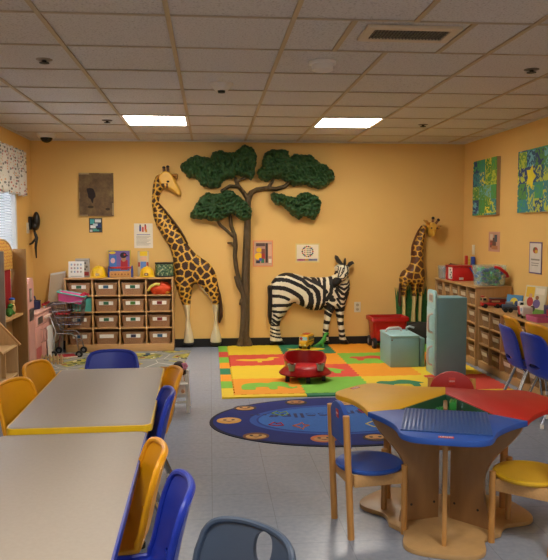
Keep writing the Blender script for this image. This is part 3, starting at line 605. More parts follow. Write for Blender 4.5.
lg = wst([(425, 300, 24), (428, 400, 15), (438, 480, 16)], **ZO); lg2 = wst([(365, 310, 24), (350, 420, 13), (348, 490, 14)], **ZO)
relief(m, [('p', zbody, .11, .10, 0), ('p', zh, .06, .05, .10), ('s', lg, .05, .03, .03), ('s', lg2, .05, .03, .05)], .0055, zface); m.build('body', t, ang=180)
wob('tail', t, [('s', tailp, .05, .025, .03)], ZBk)
for pts in (((432, 78, 8), (412, 58, 12), (402, 40, 11), (397, 32, 5)), ((462, 92, 7), (474, 74, 10), (486, 68, 9), (494, 71, 4))): wob('ear', t, [('s', wst(pts, **ZO), .03, .02, .015)], mat('#2b2620', .6), .005, .07)
wob('mane', t, [('s', wst([(440, 95, 6), (446, 75, 7), (448, 55, 6), (450, 45, 3)], **ZO), .03, .01, .03)], mat('#2a2018', .6), .005, .06)
for px in ((332.6, 272.6), (344.5, 272)):
    e = W(*px); m = MB(BLACK); m.ell((e.x, D-.165, e.z), (.012, .012, .012)); m.build('eye', t)

# ---- small giraffe with grass
t = thing('giraffe_sculpture', 'smaller young giraffe wall sculpture with green grass behind its legs, by the right corner', 'wall sculpture', (W(412, 345).x, D, 0), world=True)
Z4 = dict(ox=395, oy=210, sc=9.333)
gb = [(262, 140), (245, 155), (215, 200), (182, 270), (160, 335), (152, 420), (142, 490), (112, 540), (72, 565), (48, 600), (38, 645), (48, 695), (56, 740), (58, 820), (57, 900), (56, 1010), (57, 1060), (92, 1060), (92, 1000), (94, 880), (92, 810), (100, 760), (118, 710), (140, 700), (150, 725), (152, 780), (154, 830), (148, 920), (142, 1000), (144, 1050), (182, 1050), (184, 960), (190, 860), (196, 800), (200, 740), (214, 700), (224, 730), (216, 800), (212, 900), (210, 1045), (236, 1045), (240, 930), (246, 830), (250, 740), (262, 690), (272, 630), (272, 570), (262, 520), (258, 440), (264, 340), (268, 260), (282, 190), (285, 150)]
gh = [(284, 130), (310, 112), (338, 116), (358, 138), (358, 178), (347, 226), (326, 252), (308, 240), (296, 205), (282, 168)]
sgb, sgh = wpx(smooth_poly(gb, 2), **Z4), wpx(smooth_poly(gh, 2), **Z4)
r2 = np.random.default_rng(9); seeds = []
for _ in range(7000):
    p = np.array((r2.uniform(30, 300), r2.uniform(140, 800))); sp = 40 if p[1] < 420 else (58 if p[1] < 640 else 34)
    if all(np.hypot(*(p-q)) > (sp+w)/2*.9 for q, w in seeds): seeds.append((p, sp))
s4 = np.array([[w.x, w.z] for w in (W(395+q[0]/9.333, 210+q[1]/9.333) for q, _ in seeds)]); s4w = np.array([w for _, w in seeds])/9.333/PXM
zwh = W(400, 210+800/9.333).z; zhd = W(420, 210+255/9.333).z; xhd = W(395+278/9.333, 230).x; zhf = W(400, 210+1035/9.333).z
def sgface(Pt):
    d = np.hypot(Pt[:, None, 0]-s4[None, :, 0], Pt[:, None, 1]-s4[None, :, 1])/s4w[None, :]; o = np.argsort(d, 1)[:, :2]; i = np.arange(len(Pt))
    r = np.where((d[i, o[:, 1]]-d[i, o[:, 0]])*s4w[o[:, 0]] > .013, 1, 0)
    r = np.where((Pt[:, 0] > xhd) & (Pt[:, 1] > zhd), 0, r); r = np.where(Pt[:, 1] < zwh, 2, r); return np.where(Pt[:, 1] < zhf, 3, r)
m = MB(mat('#cf9c34', .45, var=.08, scale=9), mat('#5a3418', .5), mat('#cdb878', .5), GHF)
relief(m, [('p', sgb, .10, .07, 0), ('p', sgh, .05, .035, .12)], .006, sgface); m.build('body', t, ang=180)
wob('tail', t, [('s', wst([(45, 690, 8), (38, 760, 8), (36, 820, 12), (36, 850, 17), (38, 890, 12)], **Z4), .04, .02, .02)], mat('#4a2812', .6))
wob('mane', t, [('s', wst([(245, 150, 5), (212, 200, 6), (180, 270, 6), (158, 335, 6), (150, 420, 5)], **Z4), .05, .01, .03)], mat('#6a3c1c', .6))
for pts in (((288, 130, 8), (265, 112, 16), (244, 98, 7)), ((352, 170, 8), (372, 165, 14), (396, 152, 6))): wob('ear', t, [('s', wst(pts, **Z4), .02, .015, .02)], mat('#b07a2c', .6), .005, .11)
for a, b in (((320, 115), (322, 78)), ((345, 128), (370, 95))):
    a, b = W(395+a[0]/9.333, 210+a[1]/9.333), W(395+b[0]/9.333, 210+b[1]/9.333); m = MB(mat('#7a4a20', .5)); m.cyl((a.x, D-.14, a.z), (b.x, D-.14, b.z), .015, .014); m.use(BLACK).ell((b.x, D-.14, b.z), (.019, .019, .019)); m.build('ossicone', t)
for px in ((427.2, 228), (432.5, 228.3)):
    e = W(*px); m = MB(BLACK); m.ell((e.x, D-.175, e.z), (.011, .011, .011)); m.build('eye', t)
gm = MB(mat('#2f6a34', .6, var=.25, scale=30))
r2 = random.Random(4)
for k in range(80):
    a = W(395+r2.uniform(20, 280)/9.333, 345); h = r2.uniform(.3, .46); lean = r2.uniform(-.04, .04); 
    gm.tube([(a.x, D-.016, .24), (a.x+lean*.4, D-.018, .24+h*.6), (a.x+lean, D-.012, .24+h)], [.014, .013, .002], 5)
gm.build('grass', t)
x0, x1 = W(398, 345).x, W(429, 345).x
m = MB(mat('#3a3a34', .7, var=.2, bump=.5, bscale=30)); m.b2((x0, D-.16, 0), (x1, D-.014, .27), .05); m.build('base', t)

# ================================================================== LOW TABLES (kids' table 0.57 m high)
def table(label, x, y, rz, edge):
    t = thing('activity_table', label, 'table', (x, y, 0), rz, 'long activity tables')
    w, l, h = .605, 1.27, .57
    m = MB(mat('#a39a8e', .5, var=.04, scale=70, bump=.02, bscale=300)); m.prism(rrect(w-.012, l-.012, .035), h-.026, h, 'z', .003); m.build('tabletop', t)
    m = MB(edge); P = rrect(w, l, .04, 6); Q = rrect(w-.014, l-.014, .034, 6); k = len(P)
    vs = [(p[0], p[1], z) for z in (h-.03, h-.002) for p in P]+[(p[0], p[1], z) for z in (h-.03, h-.0008) for p in Q]
    m.add(vs, [f for i in range(k) for f in ((i, (i+1) % k, k+(i+1) % k, k+i), (2*k+i, 2*k+(i+1) % k, 3*k+(i+1) % k, 3*k+i), (k+i, k+(i+1) % k, 3*k+(i+1) % k, 3*k+i), (i, (i+1) % k, 2*k+(i+1) % k, 2*k+i))]); m.build('edge_band', t)
    m = MB(STEEL); m.b2((-w/2+.04, -l/2+.05, h-.06), (w/2-.04, l/2-.05, h-.027)); m.build('apron', t)
    for sx in (-1, 1):
        for sy in (-1, 1):
            m = MB(CHROME); m.cyl((sx*(w/2-.07), sy*(l/2-.09), h-.03), (sx*(w/2-.06), sy*(l/2-.08), .02), .016, .016); g = m.build('leg', t)
            m = MB(edge); m.cyl((sx*(w/2-.07), sy*(l/2-.09), h-.06), (sx*(w/2-.067), sy*(l/2-.087), h-.2), .021); m.build('sleeve', g)
            m = MB(RUBBER); m.lathe([(.02, 0), (.021, .02), (.017, .03)], (sx*(w/2-.06), sy*(l/2-.08), 0), 12); m.build('foot_cap', g)
    return t
table('low table with grey laminate top and yellow edge, the farther of the two', -.568, 3.625, .02, mat('#e6bc1c', .4))
table('low table with grey laminate top and blue edge, the nearest one', -.562, 2.325, .012, mat('#27389a', .4)).scale = (1, 1, .972)

# ================================================================== MOULDED STACK CHAIRS (the sitter looks to +y)
def stack_chair(shell, label, loc, rz, group, big=False, hole=True, sc=1.0, holeu=0):
    t = thing('stack_chair', label, 'chair', loc, rz, group)
    P = [(.175, .325), (.165, .343), (.12, .345), (.03, .333), (-.07, .33), (-.125, .345), (-.152, .385), (-.166, .43), (-.182, .50), (-.2, .57), (-.216, .625), (-.224, .645)]
    n = len(P)-1
    def prof(v):
        i = min(int(v*n), n-1); f = v*n-i; a = P[max(i-1, 0)]; b = P[i]; c = P[i+1]; d = P[min(i+2, n)]
        return tuple(.5*(2*q+(r-p)*f+(2*p-5*q+4*r-s_)*f*f+(3*q-p-3*r+s_)*f**3) for p, q, r, s_ in zip(a, b, c, d))
    cu, cv, ru, rv = (.5+holeu, .87, .105, .075) if big else (.5, .60, .24, .035)
    NU, NV = (64, 100) if big else (44, 70)
    def fn(u, v):
        e = math.hypot((u-cu)/ru, (v-cv)/rv)
        if hole and abs(e-1) < (.11 if big else .2): u = cu+(u-cu)/e; v = cv+(v-cv)/e
        s = 2*u-1; vt = .80+.20*max(0, 1-abs(s)**2.6)**.5
        if v > .5: v = .5+(v-.5)*(vt-.5)/.5
        y, z = prof(min(v, .9999))
        w = .162-.012*max(0, v-.45)/.55
        if v < .08: w *= .93+.07*(v/.08)
        bk = min(1, max(0, (v-.38)/.15)); y += .036*bk*s*s; z += .022*(1-bk)*(s*s)*(1 if v > .06 else .3)
        return (s*w*sc, y*sc, z*sc)
    sk = (lambda u, v: ((u-cu)/ru)**2+((v-cv)/rv)**2 < 1) if hole else None
    m = MB(shell); m.grid(fn, NU, NV, .013, sk); shell_ = m.build('seat_shell', t, ang=75)
    ou = [fn(0, k/40) for k in range(2, 41)]+[fn(k/40, 1) for k in range(1, 41)]+[fn(1, 1-k/40) for k in range(1, 39)]+[fn(1-k/12, .05*0) for k in range(0, 13)]
    m = MB(shell); m.tube(ou, .0105 if not big else .009, 8, True); m.build('rolled_rim', shell_)
    for q in ((.11, .322), (-.07, .31)): m = MB(CHROME); m.tube([(-.11*sc, q[0]*sc, q[1]*sc), (.11*sc, q[0]*sc, q[1]*sc)], .009); m.build('cross_bar', t)
    for sx in (-1, 1):
        for top, foot in (((sx*.11, .11, .32), (sx*.15, .16, .02)), ((sx*.11, -.07, .31), (sx*.15, -.185, .02))):
            a, b = [Vector(q)*sc for q in (top, foot)]; b.z = .02
            m = MB(CHROME); m.tube([a, a.lerp(b, .1)+Vector((sx*.005, 0, 0)), b], .0105); g = m.build('leg', t)
            m = MB(WHITE); m.cyl((b.x, b.y, 0), (b.x, b.y, .03), .013); m.build('foot_cap', g)
    return t
GT = 'stack chairs around the long tables'
H = math.radians
stack_chair(YEL, 'yellow moulded chair at the left side of the far table, the nearer of that pair', (-.80, 3.52, 0), H(-108), GT, hole=False)
stack_chair(YEL, 'yellow moulded chair at the left side of the far table, the farther of that pair', (-.80, 4.02, 0), H(-104), GT, hole=False)
stack_chair(BLU, 'blue moulded chair at the far short end of the table', (-.605, 4.22, 0), H(180), GT, hole=False)
stack_chair(YEL, 'yellow moulded chair right of the far table, before the doll chair', (-.385, 3.76, 0), H(104), GT)
stack_chair(BLU, 'blue moulded chair on the right side, tucked where the two tables meet', (-.40, 3.27, 0), H(98), GT)
stack_chair(YEL, 'yellow moulded chair on the right of the near table, between two blue chairs', (-.385, 2.41, 0), H(101), GT)
stack_chair(BLU, 'bright blue moulded chair right of the near table, next to the slate chair', (-.285, 2.06, 0), H(99), GT)
stack_chair(SLATE, 'slate blue-grey chair with an oval hole in its back, nearest at the bottom edge', (-.04, 1.60, 0), H(136), None, big=True, holeu=-.10)
# two nested stacks at the right-hand shelf
GR = 'stack chairs by the right shelf'
def nested(x, y, rz, la, lb):
    d = Vector((-math.sin(rz), math.cos(rz), 0))
    stack_chair(BLU, lb, (x, y, .0), rz, GR); stack_chair(YEL, la, (x+d.x*.035, y+d.y*.035, .07), rz, GR)

# ================================================================== SHELF UNITS AND THEIR BINS
def shelf_unit(name, label, X0, X1, Y0, Y1, H_, cols, rows, face, wd=MAPLE, base=.07):
    """open compartment shelf; face 'y': open towards -y, columns along x; face 'x': open towards -x, columns along y"""
    L_ = (X1-X0) if face == 'y' else (Y1-Y0); Dp = (Y1-Y0) if face == 'y' else (X1-X0); th = .016
    t = thing(name, label, 'shelf', ((X0+X1)/2, (Y0+Y1)/2, 0), world=True)
    def b(m, a0, a1, d0, d1, z0, z1, bev=0):
        if face == 'y': m.b2((X0+a0, Y0+d0, z0), (X0+a1, Y0+d1, z1), bev)
        else: m.b2((X0+d0, Y0+a0, z0), (X0+d1, Y0+a1, z1), bev)
    m = MB(wd); b(m, -.004, L_+.004, -.006, Dp, H_-.02, H_, .003); m.build('top', t)
    m = MB(wd); b(m, 0, L_, .004, Dp, .0, base, .002); m.build('plinth', t)
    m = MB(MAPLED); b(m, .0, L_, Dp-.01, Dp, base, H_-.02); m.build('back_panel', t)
    m0, m1 = MB(wd), MB(wd); b(m0, 0, th, 0, Dp-.01, base, H_-.02, .002); b(m1, L_-th, L_, 0, Dp-.01, base, H_-.02, .002); m0.build('side_panel', t); m1.build('side_panel', t)
    cw = (L_-th)/cols; rh = (H_-.02-base)/rows
    for c in range(1, cols): m = MB(wd); b(m, c*cw, c*cw+th, 0, Dp-.01, base, H_-.02, .002); m.build('divider', t)
    for r in range(1, rows): m = MB(wd); b(m, th, L_-th, .003, Dp-.011, base+r*rh-.006, base+r*rh+.006, .001); m.build('shelf', t)
    def cell(c, r):     # centre of a compartment's floor at the front edge; row 0 is the top row
        a = th/2+(c+.5)*cw; z = base+(rows-1-r)*rh+(.006 if r < rows-1 else 0)+.0005
        return (X0+a, Y0, z) if face == 'y' else (X0, Y0+a, z)
    return t, cell, cw-th, rh-.012
def bin_proto(label, w, h, dp, body, card, pic, group, rim=None):
    """tapered open bin; its front is at local y=0, depth runs to +y"""
    t = thing('storage_bin', label, 'bin', (0, 0, 0), 0, group)
    def ring(s, z, ins=0): return [(x*s-ins*math.copysign(1, x), dp/2+(y*s)-ins*math.copysign(1, y), z) for x, y in rrect(w, dp, .02, 3)]
    R = [ring(.84, 0), ring(.985, h-.014), ring(1, h-.012), ring(1, h), ring(.96, h), ring(.93, h-.02), ring(.8, .006)]; k = len(R[0])
    m = MB(body); vs = [p for r in R for p in r]; fs = [(i*k+j, i*k+(j+1) % k, (i+1)*k+(j+1) % k, (i+1)*k+j) for i in range(len(R)-1) for j in range(k)]
    fs += [tuple(range(k)), tuple(range((len(R)-1)*k, len(R)*k))]; m.add(vs, fs); m.build('tub', t)
    th = .0; y0 = dp/2*(1-.95)
    sl = math.atan2(dp/2*.145, h); m = MB(card); m.X = Matrix.Translation((0, dp/2*(1-.965)-.003, h*.68))@Matrix.Rotation(sl, 4, 'X'); m.box((0, 0, 0), (w*.6, .003, h*.3)); c = m.build('label_card', t)
    if pic: m2 = MB(pic); m2.X = m.X; m2.box((0, -.0018, 0), (w*.22, .001, h*.25)); m2.build('picture', c)
    return t
TAN = weave_mat('#ba8e66', '#8e6644'); TAN2 = weave_mat('#a5825c', '#84623f')
cardm = mat('#ece8dc', .6)
# ---- back wall shelf
xa, xb = W(64.5, 300, 8.14).x, W(173.3, 300, 8.14).x; zt = W(120, 277.6, 8.14).z
BS, cell, cw, rh = shelf_unit('bin_shelf', 'long low maple shelf of sixteen compartments along the back wall', xa, xb, 8.14, 8.372, zt, 4, 4, 'y', base=.085)
pics = [mat(h, .6) for h in ('#2c5a7c', '#2f6a4a', '#8a2f2c', '#3c3c54', '#4a7a34')]
rn = ['top', 'second', 'third', 'bottom']; cn = ['leftmost', 'second from left', 'third from left', 'rightmost']
protos = {}
for r in range(4):
    for c in range(4):
        if (r, c) in ((0, 3), (1, 0)): continue
        lab = 'tan woven bin with white label in the back shelf, %s row, %s' % (rn[r], cn[c]); p = cell(c, r); k = [1, 0, 1, 2, 3, 1, 4, 2, 0, 1, 1, 2, 0, -1, 3, 0][r*4+c]
        loc = (p[0], p[1]+.012, p[2])
        if k not in protos: protos[k] = bin_proto(lab, cw*.93, rh*.80, .19, TAN, cardm, pics[k] if k >= 0 else None, 'tan woven bins in the back shelf'); protos[k].location = loc
        else: dup(protos[k], loc, label=lab)
p = cell(0, 1); t = bin_proto('teal plastic bin in the back shelf behind the toy cart', cw*.9, rh*.88, .19, TEAL, TEAL, None, None); t.location = (p[0]+.03, p[1]-.03+.04, p[2])
# costume pieces in the open top right compartment
p = cell(3, 0); org = p
t = thing('dress_up_vest', 'orange dress-up vest with a pale yellow stripe, crumpled in the top right compartment', 'costume', (p[0]-.03, p[1]+.075, p[2])); t.scale = (1.25, 1.1, 1.5)
OR = mat('#d8481a', .6, bump=.2, bscale=30)
def crum(rx, ry, rz, ph, c):
    def f(u, v):
        a = 2*PI*u; b = PI*v; k = 1+.14*math.sin(5*a+ph)*math.sin(3*b)+.08*math.sin(9*a+2*ph+4*b); sb = max(math.sin(b), .02)
        return (c[0]+rx*k*sb*math.cos(a), c[1]+ry*k*sb*math.sin(a), max(c[2]-rz*k*math.cos(b), 0.001))
    return f
m = MB(OR); m.grid(crum(.10, .055, .045, 1, (.03, 0, .045)), 30, 16); m.build('cloth', t, ang=80)
m = MB(mat('#d8c85c', .5)); m.tube([(-.08, -.05, .03), (-.055, -.058, .062), (-.005, -.056, .082), (.03, -.05, .078)], .011, 6); m.build('stripe', t)
t = thing('dress_up_hat', 'dark red dress-up hat lying behind the orange vest in the top right compartment', 'costume', (p[0]-.045, p[1]+.16, p[2]))
m = MB(mat('#a82a20', .5)); m.lathe([(.07, 0), (.072, .008), (.05, .02), (.048, .07), (.03, .098), (.001, .105)], sy=.6); m.build('crown', t)
m = MB(mat('#7c7448', .5)); m.lathe([(.053, .03), (.055, .035), (.054, .05), (.05, .052)], sy=.6); m.build('hat_band', t)
t = thing('dress_up_scarf', 'red and orange cloth scarf bunched at the right of the top right compartment', 'costume', (p[0]+.07, p[1]+.1, p[2]))
m = MB(mat('#b8321c', .6))
m.tube([(-.05, -.03, .02), (-.025, -.01, .035), (.005, 0, .06), (.035, .01, .095)], [.014, .02, .022, .012], 8); m.tube([(-.03, .02, .02), (.0, .03, .045), (.03, .03, .08)], [.012, .016, .01], 8); m.build('fold', t)
m = MB(mat('#c98a2c', .6)); m.ell((.02, -.04, .03), (.03, .02, .03)); m.build('yellow_end', t)

# ---- on top of the back shelf
ZT = zt+.0005; YT = 8.24
def wx(px, Y=YT): return W(px, 270, Y).x
def hgt(py0, Y=YT): return W(100, py0, Y).z-ZT
def standing(name, label, cat, x0, x1, Y, h, base, patches, lean=.1, th=.012, border=None):
    t = thing(name, label, cat, ((x0+x1)/2, Y, ZT)); w = x1-x0
    m = MB(border or base); m.X = Matrix.Rotation(-lean, 4, 'X'); m.box((0, th/2+.0, h/2), (w, th, h), .0015)
    m.build('board', t)
    m = MB(base); m.X = Matrix.Rotation(-lean, 4, 'X'); m.box((0, -.0004, h/2), (w*.93, .0014, h*.94))
    for k, q in enumerate(patches):
        d = -.0013-.0002*k; m.use(q[-1])
        if q[0] == 'o': m.prism([((q[1]-.5)*w+q[3]*w*math.cos(a*PI/9), q[2]*h+q[4]*h*math.sin(a*PI/9)) for a in range(18)], d, -.0005, 'y')
        else: m.b2(((q[0]-.5)*w, d, q[1]*h), ((q[2]-.5)*w, -.0005, q[3]*h))
    m.build('printed_face', t, flat=True); return t
g1, g2, g3 = c_('#8fa2b4'), c_('#b08c8c'), c_('#9a9a90')
standing('picture_card', 'white card of small pale drawings at the left end of the back shelf', 'card', wx(69), wx(84.5), 8.2, hgt(261.3, 8.2), c_('#dcdad2'), [('o', .2+.2*(i % 4), .8-.22*(i//4), .06, .07, (g1, g2, g3)[i % 3]) for i in range(12)]+[(.15, .06, .85, .09, g3)], border=WHITE)
standing('picture_book', 'grey picture book half hidden behind the white card', 'book', wx(75.2, 8.28), wx(89.6, 8.28), 8.27, hgt(258.3, 8.27), c_('#a8a296'), [('o', .7, .75, .07, .05, c_('#5c5a58')), ('o', .8, .55, .08, .06, c_('#6a6258')), ('o', .68, .42, .07, .05, c_('#4f5250')), (.55, .08, .95, .28, c_('#a03a34')), (.1, .84, .9, .9, c_('#8d8a84'))])
def hard_hat(label, x, y, r, badge):
    t = thing('toy_hard_hat', label, 'hat', (x, y, ZT), group='yellow toy hard hats')
    ym = mat('#e8b81a', .3, var=.02)
    m = MB(ym); m.lathe([(r*1.0, .012), (r*.98, .03), (r*.92, r*.75), (r*.74, r*1.18), (r*.4, r*1.42), (.001, r*1.48)], n=32); m.build('shell', t)
    m = MB(ym); m.lathe([(r*1.0, .004), (r*1.14, .0), (r*1.15, .006), (r*.99, .016)], n=32, sy=1.05); m.build('brim', t)
    m = MB(ym)
    m.tube([(0, -r*.95, .05), (0, -r*.78, r*1.13), (0, -r*.4, r*1.44), (0, 0, r*1.5), (0, r*.4, r*1.44), (0, r*.8, r*1.1)], .008, 6); m.build('ridge', t)
    if badge: m = MB(badge); m.box((0, -r*.97, r*.42), (.045, .012, .03), .003); m.use(mat('#d8c8b0', .5)).box((0, -r*.97-.0062, r*.42), (.02, .001, .014)); m.build('badge', t)
hard_hat('yellow toy hard hat next to the white card on the back shelf', wx(98.7, 8.23), 8.22, .088, mat('#c8a060', .5))
hard_hat('yellow toy hard hat with a brown badge beside the green patterned drum', wx(147, 8.23), 8.22, .08, mat('#7c4a2c', .5))
skin = c_('#a87854')
standing('picture_box', 'flat purple and yellow box picturing a child in red with a dark cap', 'box', wx(107.8, 8.3), wx(130.4, 8.3), 8.305, hgt(250, 8.305), c_('#6f5a94'), [('o', .2, .9, .15, .05, c_('#d8c02c')), (.08, .35, .38, .8, c_('#3f6fae')), ('o', .22, .6, .1, .1, c_('#c8a0a0')), (.1, .1, .9, .32, c_('#3a7ab0')), (.56, .25, .88, .62, c_('#a82830')), ('o', .7, .68, .11, .12, skin), ('o', .69, .8, .15, .11, c_('#2a2026')), (.55, .76, .9, .8, c_('#2a2026')), ('o', .74, .82, .04, .035, c_('#c03038'))], border=c_('#c8b43c'), th=.03)
t = thing('toy_toolbox', 'wooden toy toolbox with a red handle bar and blue ends', 'toy', (wx(120.5, 8.2), 8.21, ZT))
hw = (wx(132)-wx(109))/2
m = MB(BEECH); m.box((0, 0, .035), (hw*1.86, .09, .065), .004); m.build('tray', t)
m = MB(mat('#8a5c2c', .6))
for k in range(6): m.cyl((-hw*.7+k*hw*.28, -.046, .035), (-hw*.7+k*hw*.28, -.044, .035), .011 if k % 2 else .008)
m.build('pegs', t)
for s in (-1, 1): m = MB(mat('#24408c', .4)); m.b2((s*hw-.009, -.045, .0), (s*hw+.009, .045, .1), .006); m.ell((s*hw, 0, .105), (.009, .04, .03)); m.build('end_panel', t)
m = MB(mat('#b8281e', .35)); m.cyl((-hw, 0, .108), (hw, 0, .108), .011); m.build('handle_bar', t)
standing('picture_card', 'narrow yellow, red and blue card propped behind the badged hard hat', 'card', wx(137.5, 8.3), wx(149, 8.3), 8.305, hgt(251, 8.305), c_('#c8b48c'), [(.2, .8, .85, .98, c_('#e2bc24')), (.25, .62, .8, .78, c_('#d8a884')), (.25, .3, .75, .58, c_('#5c7cae')), (.05, .38, .22, .56, c_('#a84a34')), (.78, .38, .95, .56, c_('#a84a34')), (.28, .03, .48, .28, c_('#44689a')), (.54, .03, .74, .28, c_('#44689a'))], border=c_('#b8a074'))
xd = (wx(155.2)+wx(174))/2; rd = (wx(174)-wx(155.2))/2
k = NB('green_floral'); n1 = k.n('TexNoise'); n1.inputs['Scale'].default_value = 42; n1.inputs['Detail'].default_value = 5; k.l(k.tc.outputs['Object'], n1.inputs['Vector']); k.l(k.ramp(n1.outputs['Fac'], [(.4, '#2c4a34'), (.52, '#4a6e50'), (.6, '#8c9a6c'), (.7, '#c8c29c')]), k.b.inputs['Base Color'])
t = thing('patterned_drum', 'green floral drum-shaped tin with black rims at the right end of the back shelf', 'container', (xd-.004, 8.255, ZT))
hd = hgt(263, 8.2)
m = MB(k.m); m.lathe([(rd*.97, .012), (rd*.97, hd-.012)], n=36, sy=.98); m.build('wall', t)
m = MB(BLACK); m.lathe([(rd*.5, .002), (rd, 0), (rd, .016), (rd*.96, .017)], n=36, sy=.98); m.build('rim', t)
m = MB(BLACK); m.lathe([(rd*.96, hd-.017), (rd, hd-.016), (rd, hd), (.001, hd-.002)], n=36, sy=.98); m.build('rim', t)

# ---- right wall shelves (open towards the room)
XF = 2.665
zf = RW(479.5, 287.5, XF).z; Yn, Yf = 6.92, 8.22
RW_ = wood('#b48c5a', (30, 30, 3))
RS, cellR, cwR, rhR = shelf_unit('bin_shelf', 'tall maple bin shelf in the right back corner along the right wall', XF, XR-.016, Yn, Yf, zf, 5, 4, 'x', wd=RW_)
BROWN = weave_mat('#9a7a56', '#77593a', 120); cardR = mat('#c8b89c', .6)
zn = RW(481.5, 307.5, 2.68).z
NS, cellN, cwN, rhN = shelf_unit('bin_shelf', 'lower maple bin shelf on the right wall behind the stacked chairs', 2.68, XR-.016, 5.25, 6.88, zn, 6, 3, 'x', wd=RW_)
cR = ['fifth', 'fourth', 'third', 'second', 'first']
pr = None
for r in range(4):
    for c in range(5):
        p = cellR(c, r); lab = 'brown bin in the tall right shelf, %s row, %s column from the near end' % (rn[r], ['first', 'second', 'third', 'fourth', 'fifth'][c]); loc = (p[0]+.012, p[1], p[2])
        if pr is None: pr = bin_proto(lab, cwR*.93, rhR*.78, .25, BROWN, cardR, None, 'brown bins in the tall right shelf'); pr.location = loc; pr.rotation_euler = (0, 0, -PI/2)
        else: dup(pr, loc, -PI/2, lab)
pr = None
for r in range(3):
    for c in range(6):
        p = cellN(c, r); lab = 'brown bin in the lower right shelf, %s row, %s column from the far end' % (['top', 'middle', 'bottom'][r], ['sixth', 'fifth', 'fourth', 'third', 'second', 'first'][c]); loc = (p[0]+.012, p[1], p[2])
        if pr is None: pr = bin_proto(lab, cwN*.93, rhN*.76, .25, BROWN, cardR, None, 'brown bins in the lower right shelf'); pr.location = loc; pr.rotation_euler = (0, 0, -PI/2)
        else: dup(pr, loc, -PI/2, lab)

# nested pairs of chairs at the right-hand shelf
nested(2.465, 5.25, H(-96), 'yellow moulded chair stacked on a blue one, beside the lower right shelf', 'blue moulded chair under a yellow one at the lower right shelf, the farther pair')
nested(2.47, 4.86, H(-84), 'yellow moulded chair stacked on a blue one at the right edge, the nearer pair', 'blue moulded chair under a yellow one at the right edge, the nearer pair')

# ================================================================== BUILDING-BRICK TABLE AND ITS ROUND-SEAT CHAIRS
TX, TY, TA = 1.11, 3.24, H(-108.5)
LT = thing('play_table', 'three-lobed play table with blue, yellow and red tops on a wooden base', 'table', (TX, TY, 0), TA)
HT = .56
def rot(P, a): return [(x*math.cos(a)-y*math.sin(a), x*math.sin(a)+y*math.cos(a)) for x, y in P]
jx, jy = .43*math.cos(PI/3), .43*math.sin(PI/3)
def bez(a, b, c, d, n=8): return [tuple((1-t)**3*a[i]+3*(1-t)**2*t*b[i]+3*(1-t)*t*t*c[i]+t**3*d[i] for i in (0, 1)) for t in [k/n for k in range(n+1)]]
half = bez((.655, 0), (.655, .10), (.65, .135), (.625, .165), 5)[:-1]+bez((.625, .165), (.60, .20), (.56, .205), (.50, .215), 5)[:-1]+bez((.50, .215), (.42, .23), (.30, .29), (jx, jy), 8)
wl = [(.155*math.cos(PI/3)/math.cos(PI/3), .155*math.tan(PI/3)*1)]
well = (.25*math.cos(PI/3), .25*math.sin(PI/3))
half = [(x*(.935-.065*max(0, min(1, (x-.25)/.25))), y*.935) for x, y in half]
lobe = half+[well]+[(x, -y) for x, y in [well]+half[::-1][:-1]]
SEAL = BEECH
for nm, a, mm in (('blue_top', 0, LEGOB), ('yellow_top', -2*PI/3, LEGOY), ('red_top', 2*PI/3, LEGOR)):
    m = MB(mm); m.prism(rot([(x*1, y*1) for x, y in lobe], a), HT-.026, HT, 'z', .004); o = m.build(nm, LT)
    if nm != 'red_top':
        R_ = Matrix.Rotation(a, 4, 'Z')
        m = MB(mat('#c23020', .4)); m.X = R_; m.box((.535, 0, HT+.0004), (.024, .062, .0012), .0004); lg_ = m.build('logo', o)
        text_mesh('LEGO', .02, WHITE, 'logo_lettering', o, R_@Matrix.Translation((.535, 0, HT+.0008))@Matrix.Rotation(PI/2, 4, 'Z'), .0004)
# base plate, fins, supports
tre = []
for k in range(3):
    h2 = bez((.425, 0), (.425, .08), (.415, .12), (.39, .15), 5)[:-1]+bez((.39, .15), (.35, .19), (.30, .175), (.24, .175), 6)[:-1]+bez((.24, .175), (.21, .175), (.18, .21), (.29*math.cos(PI/3), .29*math.sin(PI/3)), 6)
    tre += rot([(x, -y) for x, y in h2[::-1][:-1]]+h2[:-1], k*2*PI/3)
m = MB(wood('#c09a66', (6, 6, 6))); m.prism(tre, 0, .022, 'z', .004); m.build('base', LT)
FIN = wood('#9c7448', (10, 10, 3))
for k in range(3):
    ang = PI/3+k*2*PI/3
    prof = bez((.385, HT-.027), (.34, .42), (.215, .37), (.205, .24), 10)[:-1]+bez((.205, .24), (.205, .12), (.23, .08), (.235, .022), 8)
    m = MB(FIN); m.X = Matrix.Rotation(ang, 4, 'Z'); m.prism([(.035, HT-.027)]+prof+[(.035, .022)], -.01, .01, 'y', .002); f = m.build('side_panel', LT)
    for x, z in ((.06, .10), (.06, .42), (.18, .1), (.18, .42)):
        m = MB(mat('#2c2620', .5)); m.X = Matrix.Rotation(ang, 4, 'Z'); m.cyl((x, -.0115, z), (x, .0115, z), .006, n=10); m.build('screw', f)
    m = MB(wood('#c08c4c', (10, 10, 3))); m.X = Matrix.Rotation(k*2*PI/3, 4, 'Z'); m.prism([(.31, HT-.027), (.345, HT-.027), (.345, .022), (.31, .022)], -.01, .01, 'y', .003); m.build('support_post', LT)
TUB = mat('#1d5034', .5)
tri = [(well[0]*.99, well[1]*.99)]; tri = rot(tri, 0)+rot(tri, 2*PI/3)+rot(tri, 4*PI/3)
tri2 = [(x*.8, y*.8) for x, y in tri]
m = MB(TUB)
P0 = [(x, y, HT-.004) for x, y in tri]; P1 = [(x*.72, y*.72, HT-.14) for x, y in tri]; P2 = [(x*.96, y*.96, HT-.004) for x, y in tri]; P3 = [(x*.8, y*.8, HT-.075) for x, y in tri]
